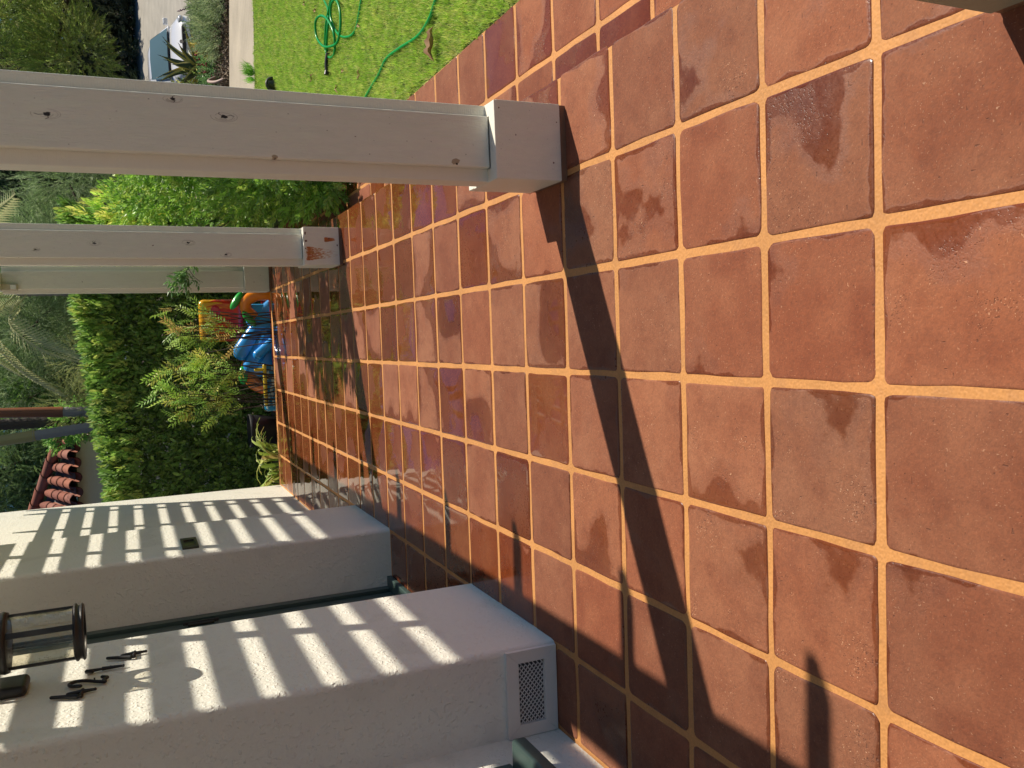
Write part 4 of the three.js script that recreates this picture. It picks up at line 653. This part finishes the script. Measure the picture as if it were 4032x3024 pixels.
// ------------------------------------------------------------------ neighbour's house with a barrel-tiled roof
{
  const t = thing('neighbour_house', 'cream house with a red barrel-tiled roof beyond the hedge', 'house');
  const wm = mat([0.88, 0.78, 0.56], 0.8, { bumpMap: stuccoBump, bumpScale: 0.004 });
  const X0 = -1.12, EY = 2.2, Z = -14;
  part('wall', new THREE.BoxGeometry(8, 3.2, 8).translate(X0 - 0.12 - 4, EY - 0.02 - 1.6, Z - 0.12 - 4), wm, t);
  const roof = part('roof', (() => { const g = new THREE.BufferGeometry(), a = [X0, EY, Z], s = 0.42, d = 4; g.setAttribute('position', new THREE.Float32BufferAttribute([...a, X0 - 8, EY, Z, X0 - 8, EY + d * s, Z - d, X0 - d, EY + d * s, Z - d, X0, EY, Z - 8, X0 - d, EY + d * s, Z - 4], 3)); g.setIndex([0, 3, 1, 1, 3, 2, 0, 4, 3]); g.computeVertexNormals(); return g; })(), mat([0.16, 0.17, 0.18], 0.9, { side: THREE.DoubleSide }), t);
  const r = rng(151), tm = [[0.27, 0.085, 0.05], [0.33, 0.115, 0.065], [0.23, 0.075, 0.05], [0.3, 0.12, 0.085]].map((c) => mat(c, 0.8, { bumpMap: groutBump, bumpScale: 0.004, side: THREE.DoubleSide }));
  const barrel = (up, len = 0.34, r0 = 0.088, r1 = 0.072) => { const g = new THREE.CylinderGeometry(r1, r0, len, 10, 1, true, up ? -Math.PI / 2 : Math.PI / 2, Math.PI), o = g.clone(); const p = o.attributes.position; for (let i = 0; i < p.count; i++) p.setXYZ(i, p.getX(i) * 0.86, p.getY(i), p.getZ(i) * 0.86); const m = mergeGeometries([g, o]); return m.rotateX(-Math.PI / 2); };  // axis along -z, crown up
  const cover = barrel(true), pan = barrel(false), slope = Math.atan(0.42);
  const put = (g, x, along, side) => { const m = part('roof_tile', g, tm[Math.floor(r() * 4)], roof); const dz = Math.cos(slope) * along, dy = Math.sin(slope) * along; if (!side) { m.position.set(x, EY + 0.03 + dy, Z + 0.1 - dz); m.rotation.set(slope, 0, 0); } else { m.rotation.order = 'YXZ'; m.position.set(X0 + 0.1 - dz, EY + 0.03 + dy, x); m.rotation.set(slope, Math.PI / 2, 0); } m.rotation.z += (r() - 0.5) * 0.06; return m; };
  for (let c = 0; c < 7; c++) {
    const x = X0 - 0.16 - c * 0.235, reach = Math.abs(x - X0) / Math.cos(slope);
    for (let k = 0; k * 0.27 + 0.12 < reach; k++) { put(cover, x, 0.12 + k * 0.27); put(pan, x - 0.118, 0.1 + k * 0.27).position.y -= 0.028; }
  }
  for (let c = 0; c < 8; c++) for (let k = 0; k < 2; k++) { const z = Z - 0.3 - c * 0.235; put(cover, z, 0.12 + k * 0.27, true); }
  // hip ridge
  const h0 = V(X0 + 0.02, EY + 0.1, Z + 0.02), dir = V(-1, 0.42, -1).normalize();
  const ridge = new THREE.CylinderGeometry(0.075, 0.095, 0.46, 12, 1, true);
  for (let k = 0; k < 7; k++) { const m = part('ridge_tile', ridge, tm[k % 4], roof); m.material.side = THREE.DoubleSide; m.position.copy(h0).addScaledVector(dir, 0.2 + k * 0.4); m.position.y += 0.03; m.quaternion.setFromUnitVectors(V(0, 1, 0), dir); }
}
// ------------------------------------------------------------------ palms
function ringedTrunk(x0, z0, x1, z1, y0, y1, r, seed) { const q = rng(seed), pts = [], n = Math.round((y1 - y0) / 0.085); for (let i = 0; i <= n; i++) { const s = i / n; for (const [o, k] of [[0, 1.12], [0.8, 0.94]]) pts.push(new THREE.Vector2(r * k * (1 - 0.12 * s) * (0.98 + 0.04 * q()), (i + o) / n * (y1 - y0))); } const g = new THREE.LatheGeometry(pts, 14), p = g.attributes.position; for (let i = 0; i < p.count; i++) { const s = p.getY(i) / (y1 - y0); p.setX(i, p.getX(i) + (x1 - x0) * s); p.setZ(i, p.getZ(i) + (z1 - z0) * s); } g.computeVertexNormals(); return g.translate(x0, y0, z0); }
const palmGrey = mat([0.36, 0.335, 0.31], 0.9, { bumpMap: groutBump, bumpScale: 0.004 });
function frond(len, bend, n, ll, seed, lw = 0.034) {
  const q = rng(seed), c = new THREE.CatmullRomCurve3([V(0, 0, 0), V(len * 0.35, bend * 0.25 * len, 0), V(len * 0.7, -0.05 * len + bend * 0.1 * len, 0), V(len, -0.38 * len, 0)]);
  const list = [limb([c.getPointAt(0), c.getPointAt(0.33), c.getPointAt(0.66), c.getPointAt(1)], 0.014, 0.003, 5, 20).toNonIndexed()];
  for (let i = 0; i < n; i++) for (const s of [-1, 1]) { const u = 0.14 + 0.84 * i / n, p = c.getPointAt(u), T = c.getTangentAt(u), w = ll * Math.sin(Math.PI * (0.18 + 0.74 * i / n)) * (0.9 + 0.2 * q()), g = leaf(w, lw, 0.25, 0.35); g.rotateX(s * 0 ); const d = V(T.x * 0.55, T.y * 0.55 - 0.25, s * 0.85).normalize(); g.applyQuaternion(new THREE.Quaternion().setFromUnitVectors(V(0, 1, 0), d)); g.translate(p.x, p.y, p.z); list.push(g); }
  for (const g of list) for (const k of Object.keys(g.attributes)) if (k !== 'position') g.deleteAttribute(k);
  return leafPlain(mergeGeometries(list));
}
{
  // palm standing behind the second post; two of its fronds hang into view
  const t = thing('feather_palm', 'palm with arching pale fronds above the hedge beside the farthest post', 'palm', V(0.98, 0, -12.2));
  part('trunk', ringedTrunk(0, 0, 0, 0, -0.3, 2.6, 0.1, 161), palmGrey, t);
  const fr = frond(1.5, 1, 34, 0.5, 162), m1 = leafMat(0.3, 0.35); m1.color.setRGB(0.6, 0.62, 0.32); const dry = leafMat(0.1, 0.2); dry.color.setRGB(0.3, 0.25, 0.18);
  [[Math.PI - 0.25, 0.1, 1, 2.62], [Math.PI + 0.55, -0.12, 0.85, 2.5], [0.5, 0.35, 1, 2.7], [1.6, 0.4, 0.9, 2.7], [-1.3, 0.35, 0.9, 2.7], [-0.2, -0.15, 0.7, 2.3], [2.4, 0.4, 1, 2.72], [-2.3, 0.45, 0.9, 2.7]].forEach(([a, tilt, s, y], i) => { const m = part('frond', fr, i === 5 ? dry : m1, t); m.position.set(0, y, 0); m.rotation.set(0, a, tilt, 'YXZ'); m.scale.setScalar(s); });
}
[['palm trunk with grey rings and a rusty brown upper part', -0.845, -0.78, [0.26, 0.09, 0.035], 2.5, 0.085], ['dark rough palm trunk standing between the two ringed trunks', -0.98, -0.97, null, 9, 0.09], ['grey ringed palm trunk in front of the tiled roof', -1.11, -1.24, [0.45, 0.36, 0.13], 2.86, 0.088]].forEach(([label, xa, xb, sheath, ys, r], i) => {
  const z = [-12.6, -13.3, -12.5][i], k = (z - 1.27) / (-14 - 1.27), X = (x) => 0.13 + (x - 0.13) * k;
  const t = thing('palm_tree', label, 'palm');
  const dark = i === 1, ytop = 5.4;
  const dx = (X(xa) - X(xb)) / 1.2, xAt = (y) => X(xb) - dx * (y - 3.2);
  part('trunk', ringedTrunk(xAt(-0.3), z, xAt(sheath ? ys - 0.25 : ytop), z, -0.3, sheath ? ys - 0.25 : ytop, r * k, 170 + i), dark ? mat([0.09, 0.075, 0.065], 0.95, { bumpMap: soilBump, bumpScale: 0.03 }) : palmGrey, t);
  if (sheath) { const a = ys - 0.27; part('crownshaft', limb([V(xAt(a), a, z), V(xAt(a + 0.9), a + 0.9, z), V(xAt(a + 1.9), a + 1.9, z)], r * k * 1.0, r * k * 0.75, 12), mat(sheath, 0.5), t); }
  const fr = frond(1.9, 1, 26, 0.5, 180 + i), m = leafMat(0.3, 0.3); m.color.setRGB(0.16, 0.24, 0.07);
  for (let q = 0; q < 8; q++) { const f = part('frond', fr, m, t); f.position.set(xAt(sheath ? Math.max(ys + 1.6, 4.6) : ytop), (sheath ? Math.max(ys + 1.6, 4.6) : ytop), z); f.rotation.set(0, q * 0.785 + i, 0.35, 'YXZ'); }
});
// ------------------------------------------------------------------ shrubs and trees
function tree(name, label, category, trunkPts, r0, blobs, geo, material, n, size, cols, seed, opt = {}) {
  const t = thing(name, label, category, null, opt.group), limbs = [limb(trunkPts, r0, r0 * 0.55, 8)], r = rng(seed), top = trunkPts.at(-1);
  for (let i = 0; i < Math.min(9, blobs.length); i++) { const b = blobs[Math.floor(i * blobs.length / Math.min(9, blobs.length))]; limbs.push(limb([top.clone().lerp(trunkPts[0], 0.25 * r()), V(mix(top.x, b[0], 0.5), mix(top.y, b[1], 0.45), mix(top.z, b[2], 0.5)), V(b[0], b[1], b[2])], r0 * 0.45, r0 * 0.1, 6)); }
  part('trunk', merge(limbs), bark, t);
  scatter(t, 'crown', geo, material, n, lumps(blobs, opt.lift ?? 0.35, opt.skin ?? 0.55), size, cols, seed + 1);
  return t;
}
const fineS = sprig(16, 0.3, 0.075, 0.012, 0.6, rng(201), { curl: 0.1, twig: 0.003 }), narrowS = sprig(14, 0.3, 0.1, 0.019, 0.7, rng(202), { curl: 0.12, twig: 0.004 }), wideS = sprig(10, 0.2, 0.085, 0.035, 0.8, rng(203), { curl: 0.2, twig: 0.003 });
// large olive-brown tree over the street
tree('street_tree', 'large olive-green tree above the street at the picture top', 'tree', [V(8.2, -0.4, -18.5), V(8.3, 0.8, -18.6), V(8.2, 1.9, -18.6)], 0.16, [...lumpy(7.2, 2.75, -18.5, 2.4, 1.25, 1.6, 34, 0.62, 211), ...lumpy(9.6, 2.6, -19, 1.8, 1.3, 1.5, 14, 0.65, 212), ...lumpy(6.6, 4.4, -19, 2.6, 0.8, 1.5, 12, 0.7, 213)], narrowS, LEAF, 11000, [0.55, 0.95], [[0.12, 0.165, 0.03], [0.1, 0.14, 0.03], [0.17, 0.21, 0.055], [0.075, 0.105, 0.025], [0.14, 0.15, 0.04]], 214);
// dark shaded mass behind the street
tree('dark_tree', 'dark shaded tree mass behind the far end of the street', 'tree', [V(13, -0.2, -50), V(13, 1.5, -50), V(13, 3, -50)], 0.3, [...lumpy(11, 1.3, -49, 9, 1.7, 1.4, 90, 1.1, 220), ...lumpy(12, 4.2, -50, 8, 3, 1.6, 40, 1.4, 221), ...lumpy(24, 4, -50, 9, 3.4, 1.6, 26, 1.7, 222)], wideS, LEAFSOFT, 11000, [2.4, 4.4], [[0.035, 0.045, 0.018], [0.025, 0.035, 0.015], [0.05, 0.055, 0.02]], 223);
tree('street_hedge', 'dark evergreen shrub beside the white car roof', 'shrub', [V(5.2, -0.3, -19), V(5.2, 0.1, -19), V(5.2, 0.5, -19)], 0.08, lumpy(4.7, 0.75, -19.5, 1.25, 0.62, 0.7, 14, 0.42, 226), fineS, LEAFSOFT, 1500, [0.5, 0.9], [[0.035, 0.055, 0.03], [0.025, 0.04, 0.02], [0.05, 0.07, 0.035]], 227);
// silvery olive tree between the posts
tree('olive_tree', 'silvery grey-green olive tree behind the palm fronds', 'tree', [V(1.9, -0.3, -15.5), V(1.9, 0.8, -15.6), V(1.8, 1.7, -15.6)], 0.14, [...lumpy(1.9, 2.3, -15.6, 2.0, 1.5, 1.2, 34, 0.55, 231), ...lumpy(0.2, 2.6, -15.8, 1.0, 1.0, 0.9, 10, 0.5, 232)], fineS, LEAFSOFT, 10000, [0.55, 0.95], [[0.105, 0.15, 0.065], [0.08, 0.115, 0.045], [0.16, 0.2, 0.11], [0.055, 0.085, 0.033]], 233);
// bright shrubs between the first and second post
tree('garden_shrub', 'bright green leafy shrub between the first two posts', 'shrub', [V(1.5, -0.3, -7.3), V(1.5, 0.2, -7.3), V(1.5, 0.6, -7.3)], 0.03, [[1.34, 0.05, -5.02, 0.19, 0.19, 0.21], [1.4, 0.4, -4.95, 0.2, 0.23, 0.2], [1.34, 0.05, -5.15, 0.25, 0.26, 0.24], [1.41, 0.1, -5.13, 0.23, 0.25, 0.25], [1.44, 0.04, -5.16, 0.23, 0.23, 0.19], [1.39, 0.04, -5.09, 0.25, 0.23, 0.2], [1.47, 0.29, -5.19, 0.25, 0.23, 0.21], [1.42, 0.22, -5.34, 0.2, 0.26, 0.18], [1.34, 0.31, -5.4, 0.22, 0.23, 0.21], [1.51, 0.1, -5.38, 0.2, 0.24, 0.2], [1.41, 0.37, -5.48, 0.22, 0.27, 0.19], [1.35, 0.11, -5.4, 0.23, 0.2, 0.21], [1.38, 0.23, -5.63, 0.24, 0.27, 0.26], [1.5, 0.48, -5.63, 0.2, 0.28, 0.24], [1.44, 0.47, -5.6, 0.25, 0.21, 0.2], [1.45, 0.07, -5.65, 0.26, 0.21, 0.18], [1.36, 0.08, -5.66, 0.21, 0.21, 0.19], [1.61, 0.21, -5.78, 0.18, 0.19, 0.19], [1.54, 0.07, -5.9, 0.22, 0.2, 0.26], [1.38, 0.26, -5.75, 0.21, 0.28, 0.22], [1.43, 0.21, -5.99, 0.21, 0.2, 0.25], [1.61, 0.25, -5.99, 0.2, 0.2, 0.2], [1.43, 0.43, -6.06, 0.18, 0.27, 0.23], [1.68, 0.2, -5.91, 0.23, 0.26, 0.24], [1.53, 0.05, -6.13, 0.25, 0.27, 0.25], [1.48, 0.33, -6.02, 0.23, 0.26, 0.22], [1.61, 0.34, -6.21, 0.25, 0.28, 0.19], [1.73, 0.48, -6.13, 0.18, 0.27, 0.19], [1.75, 0.33, -6.34, 0.19, 0.24, 0.23], [1.66, 0.46, -6.31, 0.18, 0.27, 0.18], [1.73, 0.06, -6.28, 0.24, 0.27, 0.22], [1.74, 0.1, -6.31, 0.21, 0.27, 0.24], [1.58, 0.26, -6.53, 0.18, 0.24, 0.22], [1.75, 0.3, -6.51, 0.21, 0.26, 0.22], [1.38, 0.42, -6.46, 0.19, 0.23, 0.21], [1.74, 0.16, -6.58, 0.22, 0.28, 0.19], [1.43, 0.31, -6.54, 0.22, 0.22, 0.25], [1.75, 0.03, -6.54, 0.2, 0.21, 0.25], [1.59, 0.4, -6.77, 0.25, 0.2, 0.19], [1.63, 0.17, -6.7, 0.25, 0.25, 0.18], [1.55, 0.27, -6.8, 0.24, 0.23, 0.19], [1.51, 0.42, -6.82, 0.24, 0.28, 0.23], [1.76, 0.3, -6.92, 0.25, 0.23, 0.25], [1.55, 0.43, -6.83, 0.23, 0.22, 0.19], [1.83, 0.44, -6.94, 0.19, 0.19, 0.19], [1.85, 0.22, -6.89, 0.21, 0.24, 0.21], [1.76, 0.11, -7.08, 0.25, 0.2, 0.23], [1.59, 0.37, -7.16, 0.18, 0.27, 0.25], [1.89, 0.98, -7.06, 0.19, 0.24, 0.22], [1.75, 1.14, -7.1, 0.26, 0.19, 0.23], [1.83, 0.91, -7.22, 0.25, 0.21, 0.25], [1.66, 0.73, -7.16, 0.24, 0.21, 0.2], [1.62, 0.76, -7.23, 0.25, 0.22, 0.21], [1.94, 0.35, -7.35, 0.18, 0.2, 0.22], [1.88, 0.75, -7.45, 0.26, 0.24, 0.19], [1.45, 1.19, -7.33, 0.25, 0.24, 0.2], [1.47, 0.31, -7.57, 0.25, 0.27, 0.24], [1.51, 0.29, -7.55, 0.26, 0.2, 0.24], [1.91, 0.67, -7.51, 0.2, 0.23, 0.19], [1.48, 0.04, -7.64, 0.19, 0.19, 0.26], [1.63, 1.09, -7.65, 0.24, 0.25, 0.26], [2.07, 0.88, -7.68, 0.24, 0.25, 0.22], [1.8, 0.19, -7.71, 0.22, 0.19, 0.19], [2.09, 0.31, -7.8, 0.23, 0.27, 0.21], [1.73, 0.52, -7.97, 0.25, 0.18, 0.26], [1.54, 0.19, -7.8, 0.25, 0.2, 0.22], [1.81, 0.88, -8.02, 0.25, 0.28, 0.24], [2.17, 1.14, -7.99, 0.25, 0.26, 0.23], [1.51, 0.76, -7.97, 0.2, 0.24, 0.25], [1.93, 0.05, -8.02, 0.2, 0.27, 0.23], [1.69, 1.09, -8.12, 0.21, 0.26, 0.25], [2.2, 1.08, -8.11, 0.24, 0.24, 0.22], [2.3, 0.43, -8.31, 0.24, 0.23, 0.22], [1.96, 0.3, -8.29, 0.19, 0.26, 0.25], [2.06, 0.14, -8.22, 0.25, 0.23, 0.18], [2.2, 0.76, -8.3, 0.18, 0.25, 0.18], [1.88, 0.18, -8.44, 0.25, 0.25, 0.25], [1.71, 0.47, -8.39, 0.18, 0.22, 0.26], [2.16, 1.05, -8.54, 0.24, 0.26, 0.24], [1.86, 0.21, -8.6, 0.25, 0.27, 0.2]], sprig(9, 0.12, 0.05, 0.024, 0.8, rng(241), { make: ovalLeaf, fold: 0.15 }), LEAF, 4200, [0.7, 1.15], [[0.085, 0.165, 0.02], [0.11, 0.19, 0.028], [0.06, 0.115, 0.018], [0.15, 0.21, 0.035]], 242);
tree('broadleaf_shrub', 'upright shrub with yellow-tipped shoots beside the second post', 'shrub', [V(1.5, -0.3, -9.3), V(1.5, 0.5, -9.3), V(1.5, 1.1, -9.3)], 0.03, [[1.5, 1.4, -9.25, 0.26, 0.32, 0.25], [1.68, 1.2, -9.2, 0.26, 0.3, 0.25], [1.35, 1.2, -9.3, 0.25, 0.4, 0.25], [1.5, 0.8, -9.3, 0.4, 0.5, 0.3]], sprig(8, 0.16, 0.1, 0.028, 0.55, rng(244), { curl: 0.1 }), LEAF, 330, [0.7, 1.1], [[0.2, 0.27, 0.05], [0.27, 0.27, 0.07], [0.12, 0.21, 0.04]], 245, { lift: 0.9 });
// tree hidden behind the nearest post: its leaves shade the middle of the patio
tree('garden_tree', 'slender small-leaved tree hidden behind the nearest post', 'tree', [V(1.84, -0.3, -6.1), V(1.84, 0.5, -6.12), V(1.85, 1.2, -6.15)], 0.035, [[1.78, 1.3, -5.85, 0.17, 0.35, 0.2], [1.84, 1.45, -6.1, 0.18, 0.4, 0.3], [1.85, 1.95, -6.15, 0.18, 0.45, 0.35], [1.96, 1.7, -6.6, 0.17, 0.4, 0.3], [1.84, 2.4, -6.2, 0.2, 0.35, 0.5], [1.75, 2.1, -5.75, 0.15, 0.45, 0.3], [1.6, 1.5, -5.2, 0.15, 0.35, 0.16], [1.6, 2.0, -5.2, 0.16, 0.3, 0.18], [1.58, 0.9, -5.1, 0.15, 0.3, 0.15], [1.66, 1.7, -5.45, 0.16, 0.4, 0.2], [1.98, 2.2, -6.75, 0.16, 0.4, 0.3]], oval, LEAF, 1700, [0.7, 1.1], [[0.07, 0.13, 0.03], [0.1, 0.16, 0.04]], 251);
// behind the hedge, from the olive to the house wall
tree('clumpy_conifer', 'dark green tree of rounded clumps left of the palm trunks', 'tree', [V(-0.35, -0.3, -17), V(-0.35, 1, -17), V(-0.35, 2.2, -17)], 0.12, lumpy(-0.3, 3.1, -17, 0.85, 1.5, 0.8, 44, 0.26, 261), sprig(22, 0.1, 0.05, 0.012, 0.9, rng(262), { curl: 0.3, twig: 0 }), LEAFSOFT, 2600, [0.7, 1.3], [[0.06, 0.11, 0.025], [0.09, 0.15, 0.03], [0.045, 0.08, 0.02]], 263, { skin: 0.25 });
tree('yellow_shrub', 'yellowish fine-leaved shrub showing over the hedge', 'shrub', [V(-0.5, -0.3, -13), V(-0.5, 0.8, -13), V(-0.5, 1.4, -13)], 0.05, lumpy(-0.42, 1.9, -13, 0.55, 0.4, 0.5, 12, 0.26, 266), fineS, LEAFSOFT, 900, [0.4, 0.7], [[0.16, 0.17, 0.06], [0.12, 0.14, 0.05], [0.09, 0.11, 0.04]], 267);
tree('small_bright_tree', 'small fresh green tree between the palm trunks above the hedge', 'tree', [V(-1.25, -0.3, -13.6), V(-1.25, 1, -13.6), V(-1.2, 1.7, -13.6)], 0.05, lumpy(-0.98, 2.12, -13.4, 0.3, 0.28, 0.3, 10, 0.16, 271), wideS, LEAF, 420, [0.5, 0.85], [[0.1, 0.2, 0.04], [0.14, 0.24, 0.05]], 272);
tree('dark_conifer', 'dark feathery conifer behind the tiled roof', 'tree', [V(-2.6, -0.3, -20.5), V(-2.6, 2, -20.5), V(-2.5, 4, -20.5)], 0.2, [...lumpy(-2.75, 3.5, -20.5, 1.05, 1.7, 1.0, 40, 0.4, 281), ...lumpy(-1.9, 3.2, -20.3, 0.5, 1.2, 0.8, 14, 0.34, 282)], sprig(26, 0.22, 0.05, 0.01, 0.75, rng(283), { curl: 0.2, twig: 0.002 }), LEAFSOFT, 8000, [0.8, 1.3], [[0.05, 0.085, 0.03], [0.035, 0.06, 0.022], [0.08, 0.12, 0.035]], 284, { skin: 0.35, lift: 0.1 });
tree('background_tree', 'dense green tree filling the gap behind the palm trunks', 'tree', [V(-0.6, -0.3, -24), V(-0.6, 2, -24), V(-0.6, 3, -24)], 0.2, lumpy(-0.4, 3.2, -24, 2.0, 2.3, 1.0, 30, 0.7, 291), wideS, LEAFSOFT, 4500, [1.2, 2.0], [[0.05, 0.08, 0.03], [0.035, 0.06, 0.025]], 292);
tree('background_tree', 'tall dark green tree behind the silvery olive', 'tree', [V(3.5, -0.3, -27), V(3.5, 2, -27), V(3.5, 3, -27)], 0.25, lumpy(3.2, 3.6, -27, 3.4, 3.2, 1.4, 44, 0.95, 295), wideS, LEAFSOFT, 6500, [1.5, 2.5], [[0.05, 0.075, 0.035], [0.035, 0.055, 0.025]], 296);

renderer.render(scene, camera);
